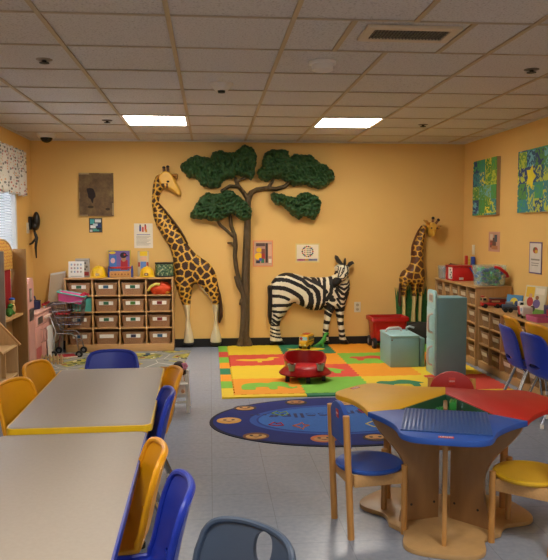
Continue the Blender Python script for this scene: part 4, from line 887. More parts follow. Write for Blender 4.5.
m.add(P0+P1+P2+P3, [f for i in range(3) for f in ((i, (i+1) % 3, 3+(i+1) % 3, 3+i), (6+i, 6+(i+1) % 3, 9+(i+1) % 3, 9+i), (i, (i+1) % 3, 6+(i+1) % 3, 6+i))]+[(3, 4, 5), (9, 10, 11)]); m.build('well_tub', LT)
# building plate lying on the blue lobe
t = thing('building_plate', 'blue studded building plate lying on the blue lobe of the play table', 'toy', (TX, TY, HT+.0004), TA)
BPm = mat('#2a4f8c', .4, var=.02)
m = MB(BPm); m.b2((.115, -.185, 0), (.48, .185, .005), .0015); pl = m.build('plate', t)
m = MB(BPm)
for i in range(22):
    for j in range(22): m.cyl((.121+i*.0168, -.177+j*.0168, .004), (.121+i*.0168, -.177+j*.0168, .0062), .0052, n=8)
m.build('studs', t)
bz = HT-.075+.0005
def brick(label, x, y, z, n, mm, rz):
    p = Vector((TX, TY, 0))+Matrix.Rotation(TA, 3, 'Z')@Vector((x, y, 0))
    t = thing('toy_brick', label, 'toy brick', (p.x, p.y, z), rz, 'toy bricks in the table well')
    m = MB(mm); m.b2((-.016*n, -.016, 0), (.016*n, .016, .038), .001); m.build('block', t)
    m = MB(mm)
    for i in range(n):
        for q in (-.008, .008):
            for g in (-.008, .008): m.cyl((-.016*n+.016+i*.032+q, g, .037), (-.016*n+.016+i*.032+q, g, .043), .005, n=10)
    m.build('studs', t)
GRN = mat('#2f8c3a', .35)
brick('bright green toy brick at the back of the table well', -.085, -.015, bz, 2, GRN, .4)
brick('bright green toy brick on top of the other bricks in the well', -.06, .035, bz+.0435, 2, GRN, 1.2)
brick('purple toy brick at the left of the table well', -.02, -.06, bz, 2, mat('#4c3a8c', .35), .2)
brick('red toy brick at the right of the table well', -.01, .085, bz, 2, LEGOR, 1.9)
brick('yellow toy brick beside the red one in the table well', .045, .075, bz, 2, LEGOY, .9)
brick('orange toy brick in the middle of the table well', .04, .005, bz, 2, mat('#c8642c', .35), 2.4)
brick('dark blue toy brick under the green one in the table well', -.06, .035, bz, 2, LEGOB, 1.25)

def round_chair(label, x, y, rz, cm):
    """sitter looks to +y"""
    t = thing('round_seat_chair', label, 'chair', (x, y, 0), rz, 'wooden chairs with round coloured seats')
    zs = .315
    m = MB(cm); m.lathe([(.001, zs-.022), (.15, zs-.022), (.157, zs-.014), (.157, zs-.006), (.149, zs), (.12, zs-.001), (.001, zs-.004)], n=40); m.build('seat', t)
    for s in (-1, 1):
        m = MB(BEECH); m.cyl((s*.122, .125, 0), (s*.122, .125, zs+.008), .0145); m.build('leg', t)
        m = MB(BEECH); m.cyl((s*.122, -.13, 0), (s*.115, -.155, .565), .0155); m.build('rear_post', t)
    for s in (-1, 1):
        m = MB(MAPLE); m.box((s*.118, 0, zs-.05), (.018, .235, .055), .003); m.build('side_rail', t)
    for y_ in (.118, -.125):
        m = MB(MAPLE); m.box((0, y_, zs-.05), (.22, .018, .055), .003); m.build('cross_rail', t)
    arch = [(-.122, .415), (.122, .415), (.122, .48)]+[(.122*math.cos(a*PI/12), .495+.11*math.sin(a*PI/12)) for a in range(0, 13)]+[(-.122, .48)]
    m = MB(cm); m.X = Matrix.Translation((0, -.142, .0))@Matrix.Rotation(H(2.8), 4, 'X')@Matrix.Translation((0, .022, 0)); m.prism(arch, -.011, .011, 'y', .004); bk_ = m.build('backrest', t)
    X = m.X
    m = MB(mat('#c23020', .4)); m.X = X; m.box((0, -.0115, .55), (.036, .002, .04), .0005); m.build('logo', bk_)
    text_mesh('LEGO', .012, WHITE, 'logo_lettering', bk_, X@Matrix.Translation((0, -.0125, .55))@Matrix.Rotation(PI/2, 4, 'X'), .0004)
    m = MB(mat('#c23020', .4)); m.X = X; m.box((0, .0115, .55), (.036, .002, .04), .0005); m.build('logo', bk_)
    text_mesh('LEGO', .012, WHITE, 'logo_lettering', bk_, X@Matrix.Translation((0, .0125, .55))@Matrix.Rotation(PI, 4, 'Z')@Matrix.Rotation(PI/2, 4, 'X'), .0004)
    return t
round_chair('small wooden chair with round blue seat left of the play table', .735, 3.208, H(-82), LEGOB)
round_chair('small wooden chair with round yellow seat right of the play table', 1.415, 2.995, H(50), mat('#d8ac24', .35, var=.03))
round_chair('small wooden chair with a red back behind the play table', 1.30, 3.66, H(166), mat('#a82018', .35, var=.03))

# ================================================================== RUGS AND FOAM MAT
m = MB(playrug_mat()); m.prism([(-1.72, 6.3), (-.36, 6.3), (-.225, 8.12), (-1.72, 8.12)], 0, .006, 'z'); m.use(mat('#4a4a40', .9)); tag(m.build('road_rug', org=(-1, 7.2, 0)), 'grey and olive road-map play rug in front of the back shelf', 'rug')

t = thing('oval_rug', 'dark blue oval rug with a light blue centre and a ring of cartoon-like round faces', 'rug', (.94, 5.06, 0))
t['label'] = 'dark blue oval rug with lighter centre and a ring of round faces'
DB, MBl, LBl = mat('#16256e', .95, var=.12, scale=60), mat('#2a4f9c', .95, var=.1, scale=60), mat('#3164ae', .95, var=.1, scale=60)
el = lambda a, b, n=72: [(a*math.cos(2*PI*i/n), b*math.sin(2*PI*i/n)) for i in range(n)]
m = MB(mat('#0e1330', .9)); m.prism(el(.955, .655), 0, .006); m.use(DB).prism(el(.93, .632), .001, .0075); o = m.build('border', t)
m = MB(MBl); m.prism(el(.665, .40), .007, .0085); m.use(mat('#1d3580', .95)).prism(el(.615, .365), .008, .009); m.use(LBl).prism(el(.60, .352), .0085, .0095); fld = m.build('field', t)
fs_ = [c_('#b8864a'), c_('#a87440'), c_('#c89a58'), c_('#b07c44'), c_('#c0904c')]
hr_ = [c_('#2c1a14'), c_('#c8902c'), c_('#6b3a1c'), c_('#1c1414'), c_('#b85a1c')]
fpx = [(245, 408), (229, 420.5), (256, 436), (296, 402.5), (324, 438.5), (376, 437.5), (344, 402.5), (398, 420)]
for i, px in enumerate(fpx+[(0, 0)]*3):
    if i < 7: p = FL(*px, .008); x, y = p.x-.94, p.y-5.06
    else: a = {7: .05, 8: .62, 9: -.6, 10: 1.1}[i]; x, y = .79*math.cos(a), .505*math.sin(a)
    m = MB(hr_[i % 5]); m.prism([(x+.09*math.cos(q*PI/10), y+.082*math.sin(q*PI/10)) for q in range(20)], .0075, .0085)
    m.use(fs_[(i*2) % 5]).prism([(x+.07*math.cos(q*PI/10), y+(.014 if i % 2 else -.010)+.052*math.sin(q*PI/10)) for q in range(20)], .008, .0092)
    m.use(c_('#20160f'))
    for s in (-1, 1): m.prism([(x+s*.03+.014*math.cos(q*PI/4), y+.012+.014*math.sin(q*PI/4)) for q in range(8)], .009, .0097)
    m.use(c_('#7c241c') if i % 2 else c_('#20160f')).prism([(x-.034, y-.014), (x, y-.036), (x+.034, y-.014), (x, y-.022)], .009, .0097)
    m.build('face', t)
INK = c_('#0d1450')
def rug_text(s, size, px, spacing=1.15):
    p = FL(*px, .009); return text_mesh(s, size, INK, 'lettering', fld, Matrix.Translation((p.x-.94, p.y-5.06, .0097))@Matrix.Rotation(PI, 4, 'Z'),   .0004, spacing, .005)
rug_text('feeling...', .165, (293, 415.5)); rug_text('am', .165, (352, 412.5)); rug_text('I', .15, (392, 411))
def rug_line(pts, h):
    m = MB(c_(h)); m.tube([(p.x-.94, p.y-5.06, .0092) for p in (FL(*q, .009) for q in pts)], .006, 6, closed=True); m.build('printed_shape', fld)
rug_line([(269, 425), (274, 422.5), (277, 424), (281, 423), (283.5, 425.5), (276, 426)], '#b02c3c'); rug_line([(293, 426), (299, 424.5), (302, 422.8), (304, 425), (309, 425.5), (304, 427.2), (303, 429.6), (299.5, 427.6)], '#c8642c')
rug_line([(272, 413.5), (277, 411.5), (280, 413.2), (286, 411.8), (288, 414), (283, 415.8), (277, 414.8)], '#7ca04c'); rug_line([(358, 409.5), (364, 411.5), (368, 409), (371, 412), (363, 413)], '#b02c3c'); rug_line([(366, 424), (374, 421), (380, 424), (388, 421), (384, 426), (374, 427)], '#c8b85c')

# interlocking foam tiles
FC = {'yellow': '#e3c32a', 'red': '#cf4436', 'orange': '#e8961c', 'green': '#77b83c', 'dark green': '#1f7a55'}
FM = {k: mat(v, .7, var=.03, bump=.05, bscale=200) for k, v in FC.items()}
TS = .60; TY_ = .624; X0, Y0 = .195, 5.87
def jig(x0, y0, x1, y1, n=12, a=.012):
    P = []
    for (ax, ay), (bx, by), s in (((x0, y0), (x1, y0), 1), ((x1, y0), (x1, y1), -1), ((x1, y1), (x0, y1), 1), ((x0, y1), (x0, y0), -1)):
        L_ = math.hypot(bx-ax, by-ay); k = max(2, round(n*L_/TS)); ux, uy = (bx-ax)/L_, (by-ay)/L_
        # one toothed line shared by both neighbours
        off = lambda j: (a if j % 2 else -a)*.5
        for j in range(k):
            for f in (0.06, .94):
                jj = j if (ux+uy) > 0 else k-1-j
                o = off(jj); nx_, ny_ = (0, 1) if abs(ux) > .5 else (1, 0)
                P.append((ax+ux*L_*(j+f)/k+nx_*o, ay+uy*L_*(j+f)/k+ny_*o))
    return P
grid = [['orange', 'green', 'yellow', 'red'], ['yellow', 'red', 'orange', 'yellow'], ['red', 'orange', 'green', 'orange'], ['yellow', 'dark green', 'orange', 'green']]
duck = [(-.38, .0), (-.25, .08), (-.1, .05), (.02, .1), (.15, .08), (.2, .2), (.3, .22), (.38, .14), (.28, .12), (.26, -.02), (.15, -.1), (.05, -.12), (.06, -.22), (-.02, -.22), (-.02, -.12), (-.2, -.1)]
eleph = [(-.36, -.2), (-.36, .02), (-.28, .16), (-.1, .2), (.02, .16), (.1, .24), (.24, .22), (.3, .1), (.3, -.05), (.36, -.12), (.4, -.06), (.4, -.16), (.3, -.2), (.22, -.08), (.14, -.06), (.12, -.22), (.02, -.22), (.0, -.08), (-.16, -.08), (-.18, -.22), (-.28, -.22)]
fish = [(-.36, .1), (-.22, .02), (-.1, .14), (.12, .16), (.3, .04), (.34, -.04), (.2, -.14), (.0, -.16), (-.16, -.08), (-.36, -.14), (-.3, 0)]
bear = [(-.34, .02), (-.26, .14), (-.1, .12), (.05, .2), (.18, .16), (.28, .06), (.34, -.02), (.26, -.06), (.24, -.22), (.14, -.22), (.12, -.08), (-.1, -.08), (-.14, -.22), (-.24, -.22), (-.24, -.06)]
ins = {(0, 0): (eleph, 'green', 'elephant'), (2, 0): (duck, 'yellow', 'duck'), (0, 2): (bear, 'dark green', 'animal'), (1, 1): (bear, 'green', 'animal'), (2, 2): (bear, 'red', 'animal'), (3, 1): (fish, 'yellow', 'animal')}
rows_, cols_ = ['front', 'second', 'third', 'back'], ['first', 'second', 'third', 'fourth']
for r in range(4):
    for c in range(4):
        x0, y0 = X0+c*TS, Y0+r*TY_; cx, cy = x0+TS/2, y0+TY_/2; q = ins.get((r, c))
        lab = '%s foam floor tile%s, %s row, %s from the left' % (grid[r][c], ' with a %s %s shape' % (q[1], q[2]) if q else '', rows_[r], cols_[c])
        t = thing('foam_tile', lab, 'foam tile', (cx, cy, 0), 0, 'interlocking foam floor tiles', )
        P = jig(-TS/2, -TY_/2, TS/2, TY_/2 if r < 3 else TY_/2-.005)
        m = MB(FM[grid[r][c]]); m.prism(P, 0, .012); m.build('tile', t)
        if q: m = MB(FM[q[1]]); m.prism(smooth_poly([(x*TS*1.05, y*TS*1.05) for x, y in q[0]], 2), .008, .0126); m.build('inset', t)
def strip(x0, y0, x1, y1, k, lab):
    m = MB(FM[k]); m.b2((x0+.0004, y0+.0004, 0), (x1-.0004, y1-.0004, .012)); tag(m.build('foam_edge_strip', org=((x0+x1)/2, (y0+y1)/2, 0)), lab, 'foam tile', 'edge strips of the foam mat')
lc = ['yellow', 'green', 'orange', 'dark green', 'orange', 'green', 'red', 'green']; on = ['first', 'second', 'third', 'fourth', 'fifth', 'sixth', 'seventh', 'eighth']
ysp = [5.78, 6.12, 6.40, 6.70, 7.0, 7.3, 7.62, 7.95, 8.35]
for i, k in enumerate(lc): strip(X0-.108, ysp[i], X0-.007, ysp[i+1], k, '%s foam edge strip on the left side of the mat, %s from the front' % (k, on[i]))
for i, k in enumerate(['yellow', 'dark green', 'orange', 'yellow']): strip(X0+i*TS-.006*(i == 0), 5.78, X0+(i+1)*TS, Y0-.007, k, '%s foam edge strip along the front of the mat, %s from the left' % (k, on[i]))

# ================================================================== TOYS ON THE MAT
# red ride-on
t = thing('ride_on_toy', 'red plastic ride-on scooter with grey cup handles on the foam mat', 'ride-on toy', (.86, 6.40, .0125), H(-4)); t.scale = (.86,)*3
rm = mat('#a3161a', .28, var=.03); gc = mat('#8f8c86', .5)
m = MB(rm); m.lathe([(.10, .07), (.27, .068), (.282, .08), (.27, .098), (.235, .125), (.215, .15), (.20, .155), (.001, .15)], n=48, sy=.82); m.build('base', t)
def tub(u, v):
    a = -PI/2+.62+u*(2*PI-1.24); k = .5-.5*math.cos(2*PI*u); h = .145+v*(.055+.085*min(1, k*1.6)); rr = .212+.018*v
    return (rr*math.cos(a), .84*rr*math.sin(a), h)
m = MB(rm); m.grid(tub, 48, 6, .022); m.build('back_wall', t)
m = MB(mat('#b3272a', .3)); m.lathe([(.001, .165), (.15, .165), (.17, .155), (.17, .148)], (0, -.03, 0), 32, sy=.8); m.build('seat', t)
for s in (-1, 1):
    m = MB(gc); m.lathe([(.03, .0), (.04, .06), (.045, .062), (.045, .072), (.036, .07), (.032, .03), (.001, .03)], (s*.15, -.165, .13), 20); m.build('cup_handle', t)
for x, y in ((-.19, -.10), (.02, -.2), (.19, -.09), (-.13, .16), (.13, .16)):
    m = MB(RUBBER); m.cyl((x-.02, y, .036), (x+.02, y, .036), .036, n=20); w_ = m.build('caster', t)
    m = MB(RUBBER); m.cyl((x, y, .05), (x, y, .095), .014, n=10); m.build('stem', w_)
# yellow bus
t = thing('toy_bus', 'small yellow toy bus standing before the zebra', 'toy', (1.11, 8.12, .0125), H(-28)); t.scale = (1.15,)*3
ym = mat('#dfa818', .4)
m = MB(ym); m.box((0, 0, .085), (.10, .19, .115), .014); m.box((0, -.1, .055), (.085, .03, .05), .01); m.build('body', t)
m = MB(mat('#8fc0cc', .2)); m.b2((-.04, -.0965, .09), (.04, -.093, .125)); m.build('windscreen', t)
m = MB(mat('#c8502c', .4)); m.b2((-.03, -.05, .142), (.03, .04, .152), .004); m.build('roof_hatch', t)
for s in (-1, 1):
    m = MB(mat('#3a4a54', .3))
    for k in range(4): m.b2((s*.0495, -.07+k*.04, .092), (s*.0515, -.042+k*.04, .122))
    m.build('side_windows', t); m = MB(BLACK); m.b2((s*.0495, -.085, .07), (s*.0512, .085, .076)); m.build('stripe', t)
    for y in (-.06, .06): m = MB(RUBBER); m.cyl((s*.036, y, .022), (s*.054, y, .022), .022); m.build('wheel', t)
m = MB(mat('#c0382c', .5)); m.lathe([(.016, 0), (.001, .002)], n=14); m.X = None
m.v = [(x-.022, -.0972+z*0, .108+y) for x, y, z in m.v]; m.build('driver_badge', t)
m = MB(mat('#e8dc9c', .4)); m.b2((-.035, -.1165, .04), (-.02, -.114, .052)); m.b2((.02, -.1165, .04), (.035, -.114, .052)); m.build('headlights', t)
# green dinosaur
t = thing('toy_dinosaur', 'small green toy dinosaur standing against the front leg of the zebra', 'toy', (1.30, 8.17, .0125), H(15))
gm2 = mat('#3f9a34', .5)
m = MB(gm2); m.tube([(-.15, 0, .012), (-.10, 0, .02), (-.05, 0, .035), (0, 0, .055), (.025, 0, .09), (.035, 0, .13), (.045, 0, .15), (.07, 0, .155), (.085, 0, .15)], [.004, .01, .016, .03, .028, .018, .019, .017, .009], 12); m.build('body', t)
for s in (-1, 1):
    m = MB(gm2); m.tube([(-.01, s*.022, .05), (.0, s*.028, .025), (.0, s*.028, .0), ], [.018, .012, .014], 8); m.build('leg', t)
    m = MB(gm2); m.tube([(.03, s*.018, .1), (.055, s*.02, .09)], [.008, .005], 6); m.build('arm', t)
# red wagon tub
wp = W(370, 340, 8.05); wq = W(408, 340, 8.05); wxc = (wp.x+wq.x)/2; ww = wq.x-wp.x; wz = W(390, 317.5, 8.0).z
t = thing('toy_wagon', 'red plastic tub on black wheels against the back wall', 'wagon', (wxc, 8.14, 0))
rw = mat('#b01a18', .35, var=.03)
def wring(sx, sy, z): return [(x, y, z) for x, y in rrect(ww*sx, .34*sy, .04, 4)]
R = [wring(.78, .8, .10), wring(.9, .92, wz-.045), wring(1, 1, wz-.045), wring(1, 1, wz-.005), wring(.99, .99, wz), wring(.9, .9, wz), wring(.87, .88, wz-.05), wring(.76, .76, .12)]; k = len(R[0])
m = MB(rw); m.add([p for r in R for p in r], [(i*k+j, i*k+(j+1) % k, (i+1)*k+(j+1) % k, (i+1)*k+j) for i in range(len(R)-1) for j in range(k)]+[tuple(range(k)), tuple(range((len(R)-1)*k, len(R)*k))]); m.build('tub', t)
m = MB(BLACK); m.b2((-ww*.34, -.12, .07), (ww*.34, .12, .105)); m.build('chassis', t)
for sx in (-1, 1):
    for sy in (-1, 1): m = MB(RUBBER); m.cyl((sx*ww*.36, sy*.12, .065), (sx*ww*.44, sy*.12, .065), .065, n=24); m.use(mat('#8c8c8c', .4)).cyl((sx*ww*.44, sy*.12, .065), (sx*ww*.445, sy*.12, .065), .03); m.build('wheel', t)
# light blue cabinet lying on its back, light blue fridge
t = thing('play_cabinet', 'pale blue low play kitchen cabinet lying with its door and white handle on top', 'play furniture', (1.95, 7.12, .0125))
hc = .318; cw2, cd2 = .30, .40
m = MB(LBLUE); m.b2((-.165, -.235, 0), (.125, .20, hc-.022), .004); m.build('body', t)
m = MB(mat('#94c0c6', .4)); m.b2((-.17, -.24, hc-.02), (.13, .205, hc), .005); dr = m.build('door', t)
def loop_handle(parent, a, b, out, r=.009, mm=None):
    a, b, out = Vector(a), Vector(b), Vector(out); m = MB(mm or mat('#d2c8c0', .35)); m.tube([a, a+out*.7+(b-a)*.06, a+out+(b-a)*.2, a+out+(b-a)*.5, a+out+(b-a)*.8, b+out*.7-(b-a)*.06, b], r, 8); return m.build('handle', parent)
loop_handle(dr, (-.15, .02, hc), (.03, .08, hc), (0, 0, .04), .012)
m = MB(mat('#5c4438', .5)); m.cyl((-.15, -.2355, hc-.045), (-.15, -.233, hc-.045), .008); m.build('screw', t)
m = MB(mat('#6f9aa2', .45)); m.b2((.135, -.235, 0), (.185, .20, hc-.03), .004); m.build('rear_panel', t)
m = MB(mat('#a8b8b8', .4)); m.tube([(.09, .10, hc), (.09, .10, hc+.03), (.12, .10, hc+.045), (.17, .10, hc+.03)], .012, 8); m.build('tap', t)
t = thing('play_fridge', 'tall pale blue toy fridge with two white handles on its narrow front', 'play furniture', (2.245, 6.57, .0125))
zf1 = W(445, 297, 6.54).z-.0125; zf2 = W(429, 289.5, 6.6).z-.0125
m = MB(mat('#6f9ea8', .45, var=.03)); m.b2((-.13, -.125, 0), (.155, .125, zf1), .004); m.build('body', t)
m = MB(mat('#9cc8cc', .4)); fr = rrect(.25, zf2, .05, 5); m.prism([(x, z+zf2/2) for x, z in fr if z > 0]+[(-.125, 0), (.125, 0)], -.152, -.131, 'x', .004); fp = m.build('front_panel', t)
m = MB(mat('#c4b8a4', .4)); m.prism([(x, z+zf2-.075) for x, z in rrect(.12, .085, .02)], -.157, -.151, 'x'); m.use(mat('#8a7c70', .3)).prism([(x, z+zf2-.075) for x, z in rrect(.085, .055, .012)], -.159, -.156, 'x'); m.build('window_plate', fp)
for z0, z1 in ((zf1*.03, zf1*.44), (zf1*.465, zf1*.86)):
    m = MB(mat('#9ac6ca', .4)); m.b2((-.158, -.115, z0), (-.151, .115, z1), .003); d_ = m.build('door', fp)
    zc_ = z1-.05; loop_handle(d_, (-.158, -.07, z1-.05), (-.158, -.07, z1-.23), (-.045, 0, 0), .011)

# ================================================================== LEFT SIDE OF THE ROOM
# dollhouse with gable end walls, open sides
t = thing('dollhouse', 'open maple dollhouse with gabled ends standing by the left wall', 'dollhouse', (-1.775, 5.52, 0), world=True)
gx0, gx1, gy0, gy1 = -2.01, -1.53, 5.28, 5.76; ze = .49; za = .76; gxc = (gx0+gx1)/2
def gable(y): return [(gx0, 0), (gx1, 0), (gx1, ze), (gxc, za), (gx0, ze)]
for y in (gy0, gy1-.014): m = MB(BIRCH); m.prism(gable(y), y, y+.014, 'y', .002); m.build('gable_wall', t)
for a, b in (((gxc, za), (gx1, ze)), ((gxc, za), (gx0, ze))):
    d = Vector((b[0]-a[0], b[1]-a[1])).normalized(); n = Vector((-d.y, d.x)); n = n if n.y > 0 else -n
    for y in (gy0-.004, gy1-.016):
        q = [(a[0]+n.x*.0, a[1]+n.y*.0), (b[0]+d.x*.02, b[1]+d.y*.02), (b[0]+d.x*.02+n.x*.016, b[1]+d.y*.02+n.y*.016), (a[0]+n.x*.016, a[1]+n.y*.016)]
        m = MB(MAPLE); m.prism(q, y, y+.02, 'y', .002); m.build('gable_edge', t)
for z in (.02, .255, ze-.012): m = MB(BIRCH); m.b2((gx0, gy0+.014, z-.006), (gx1-.004, gy1-.014, z+.006)); m.build('floor_board', t)
m = MB(MAPLE); m.b2((gx0, gy0+.014, .02), (gx0+.008, gy1-.014, ze)); m.build('back_panel', t)
for z0, z1 in ((.026, .249), (.261, ze-.018)): m = MB(BIRCH); m.b2((gx0+.008, gy0+.235, z0), (gx1-.03, gy0+.247, z1)); m.build('partition', t)
# puppet theatre
t = thing('puppet_theatre', 'tall wooden puppet theatre with red curtain and a red-dotted yellow arch', 'puppet theatre', (-1.8, 6.42, 0), world=True)
py0, py1, px1, px0 = 6.08, 6.77, -1.705, -1.84; zt_ = 1.215
m = MB(OAKG); m.b2((px0, py0-.02, 0), (px1, py0, zt_), .003); m.build('side_panel', t)
m = MB(OAK); m.b2((px0-.003, py1-.0, 0), (px1+.0, py1+.022, zt_), .003); m.build('side_panel', t)
m = MB(OAK); m.b2((px0-.016, py0, 0), (px0, py1, .60), .002); m.build('front_panel', t)
m = MB(MAPLE); m.b2((px0-.02, py0, .60), (px0+.10, py1, .62), .003); m.build('counter', t)
k = NB('dotted_yellow'); v = k.n('TexVoronoi'); v.inputs['Scale'].default_value = 34; v.inputs['Randomness'].default_value = .4; k.l(k.tc.outputs['Object'], v.inputs['Vector']); k.l(k.mix(k.math('LESS_THAN', v.outputs['Distance'], .3), lin('#d8ac50'), lin('#b8502c')), k.b.inputs['Base Color']); DOT = k.m
arch = [(py0, 1.03), (py1, 1.03), (py1, 1.13)]+[((py0+py1)/2+(py1-py0)/2*math.cos(a*PI/14), 1.14+.16*math.sin(a*PI/14)) for a in range(15)]+[(py0, 1.13)]
m = MB(DOT); m.prism(arch, px0-.002, px0+.016, 'x', .003); ah = m.build('arch', t)
m = MB(MAPLE); m.tube([(px0+.012, (py0+py1)/2+(py1-py0)/2*math.cos(a*PI/14), 1.145+.16*math.sin(a*PI/14)) for a in range(15)], .01, 6); m.build('arch_edge', ah)
for y0, y1 in ((py0+.01, py0+.25), (py1-.25, py1-.01)):
    m = MB(mat('#a0181c', .8)); m.grid(lambda u, v: (px0-.012+.014*math.sin(u*32), y0+(y1-y0)*u, .62+v*.46), 60, 4, .003); m.build('curtain', t)
# plush toys on the counter
t = thing('plush_dinosaur', 'green plush toy slumped on the puppet theatre counter', 'plush toy', (px0+.06, 6.46, .6205), -.3); t.scale = (.72,)*3
gp = mat('#3f7a2e', .95, bump=.5, bscale=90)
m = MB(gp); m.ell((0, 0, .06), (.042, .06, .06)); m.ell((.008, .015, .13), (.033, .042, .035)); m.tube([(0, -.02, .09), (.035, -.045, .03)], [.02, .014]); m.tube([(0, .03, .09), (.04, .05, .03)], [.02, .014]); m.build('body', t)
m = MB(BLACK); m.ell((.037, .03, .142), (.006,)*3); m.ell((.039, .002, .142), (.006,)*3); m.build('eyes', t)
t = thing('plush_toy', 'tan and blue plush toy behind the green one on the theatre counter', 'plush toy', (px0+.045, 6.6, .6205)); t.scale = (.75,)*3
m = MB(mat('#c0a060', .95)); m.ell((0, 0, .075), (.04, .05, .075)); m.ell((0, .0, .165), (.035, .043, .04)); m.build('body', t)
m = MB(mat('#2f4a8c', .9)); m.ell((0, 0, .192), (.037, .045, .02)); m.build('cap', t)
# pink toy kitchen facing the room
t = thing('play_kitchen', 'pale pink toy kitchen with oven doors and a tall end against the left wall', 'play furniture', (-1.9, 7.6, 0), world=True)
k0, k1, kf, kb = 7.02, 7.96, -1.755, -2.01
def KX(px, py, X=kf): return RW(px, py, X)
ztall = .92; zc = .53
m = MB(PINK); fp = [(k0, .02), (k0+.22, .02), (k0+.22, ztall-.05), (k0+.18, ztall), (k0+.04, ztall), (k0, ztall-.05)]; m.prism(fp, kb, kf, 'x', .004); m.build('tall_cabinet', t)
m = MB(mat('#5c564e', .3)); m.b2((kf-.002, k0+.05, ztall-.23), (kf+.006, k0+.13, ztall-.1), .003); m.use(mat('#b8a89c', .3)).b2((kf+.004, k0+.065, ztall-.21), (kf+.008, k0+.115, ztall-.12)); m.build('window', t)
m = MB(mat('#4f4640', .3)); m.b2((kf-.002, k0+.03, .50), (kf+.007, k0+.19, .62), .003); m.build('microwave_door', t)
m = MB(PINK); m.b2((kb, k0+.22, .05), (kf, k1, zc), .004); m.build('base_cabinet', t)
m = MB(mat('#dfb0a4', .45)); m.b2((kb, k0+.22, zc), (kf+.012, k1, zc+.018), .004); m.build('worktop', t)
m = MB(mat('#e0aca0', .5)); m.b2((kf-.01, k0+.26, zc-.115), (kf+.01, k1-.02, zc-.015), .003); pnl = m.build('control_panel', t)
for y in (7.62, 7.70, 7.78, 7.86): m = MB(mat('#e8d8cc', .4)); m.cyl((kf+.008, y, zc-.06), (kf+.03, y, zc-.06), .018); m.build('knob', pnl)
m = MB(mat('#5c5048', .3)); m.b2((kf+.008, 7.34, zc-.10), (kf+.013, 7.54, zc-.03)); m.build('display', pnl)
for y0, y1, z0, z1 in ((7.27, 7.50, .2, .4), (7.53, 7.92, .07, .4)):
    m = MB(mat('#d69c90', .5)); m.b2((kf-.004, y0, z0), (kf+.008, y1, z1), .004); d_ = m.build('door', t)
    if y0 < 7.4: loop_handle(d_, (kf+.008, y1-.05, z1-.03), (kf+.008, y1-.05, z0+.03), (.03, 0, 0), .007, mat('#b88c80', .4))
    else:
        loop_handle(d_, (kf+.008, y0+.07, z1-.04), (kf+.008, y0+.07, z1-.18), (.03, 0, 0), .007, mat('#b88c80', .4)); m = MB(mat('#5a3a34', .35)); m.b2((kf+.006, y0+.17, .13), (kf+.0105, y1-.06, .35)); m.build('oven_window', d_)
m = MB(mat('#c0605c', .5)); m.b2((kf-.004, 7.29, .07), (kf+.002, 7.50, .19)); m.build('open_niche', t)
t = thing('toy_pot', 'dark blue toy pot with a handle standing on the pink toy kitchen', 'toy pot', (-1.87, 7.72, zc+.0185))
nb = mat('#1e2a58', .35)
m = MB(nb); m.lathe([(.001, .002), (.058, 0), (.065, .01), (.066, .085), (.072, .087), (.07, .092), (.06, .088), (.057, .012), (.001, .01)]); m.build('pot', t)
m = MB(nb); m.tube([(0, .065, .08), (-.01, .09, .10), (-.02, .10, .13)], .009); m.build('handle', t)
# leaning whiteboard and the picture board in front of it
def leaning(name, label, cat, quad, th, face, edge, extra=None):
    t = thing(name, label, cat, tuple((Vector(quad[0])+Vector(quad[1]))/2), world=True); A = [Vector(q) for q in quad]
    n = (A[1]-A[0]).cross(A[3]-A[0]).normalized(); n = n if n.y < 0 else -n
    def slab(m, a, o0, o1):
        m.add([p+n*o0 for p in a]+[p+n*o1 for p in a], [(0, 1, 2, 3), (4, 5, 6, 7)]+[(i, (i+1) % 4, 4+(i+1) % 4, 4+i) for i in range(4)])
    m = MB(edge); slab(m, A, -th, 0); m.build('board', t); c = sum(A, Vector())/4
    m = MB(face); slab(m, [c+(p-c)*.95 for p in A], -.0005, .0015); f = m.build('face', t)
    if extra:
        m = MB()
        for (u0, v0, u1, v1), mm in extra:
            P = lambda u, v: (A[0]*(1-u)+A[1]*u)*(1-v)+(A[3]*(1-u)+A[2]*u)*v
            m.use(mm); slab(m, [P(u0, v0), P(u1, v0), P(u1, v1), P(u0, v1)], .001, .0022)
        m.build('marks', f, flat=True)
a, b, c, d = W(43.5, 353, 8.17), W(63, 352, 8.20), W(65.5, 271, 8.36), W(50.5, 273.5, 8.36); a.z = b.z = .001
rdm = c_('#b8503c')
leaning('whiteboard', 'large off-white board leaning between the pink kitchen and the bin shelf', 'board', [a, b, c, d], .018, mat('#b9ab90', .45), mat('#c8ccc8', .4), [((.3+.1*(i % 3), .72-.05*i, .34+.1*(i % 3), .735-.05*i), rdm) for i in range(5)])
q0, q1 = FL(47, 365), FL(53, 355.5)
leaning('picture_board', 'white-edged board with green, yellow and red picture leaning at the end of the kitchen', 'board', [(-1.728, 7.68, .001), (-1.728, 7.94, .001), (-1.74, 7.94, .36), (-1.74, 7.68, .36)], .01, c_('#d0cbb0'), WHITE, [((.15, .1, .5, .35), c_('#5a8c3c')), ((.5, .12, .85, .3), c_('#c8b43c')), ((.2, .4, .8, .55), c_('#b85c3c')), ((.15, .6, .6, .8), c_('#6c9c54')), ((.6, .62, .85, .9), c_('#d0a84c'))])
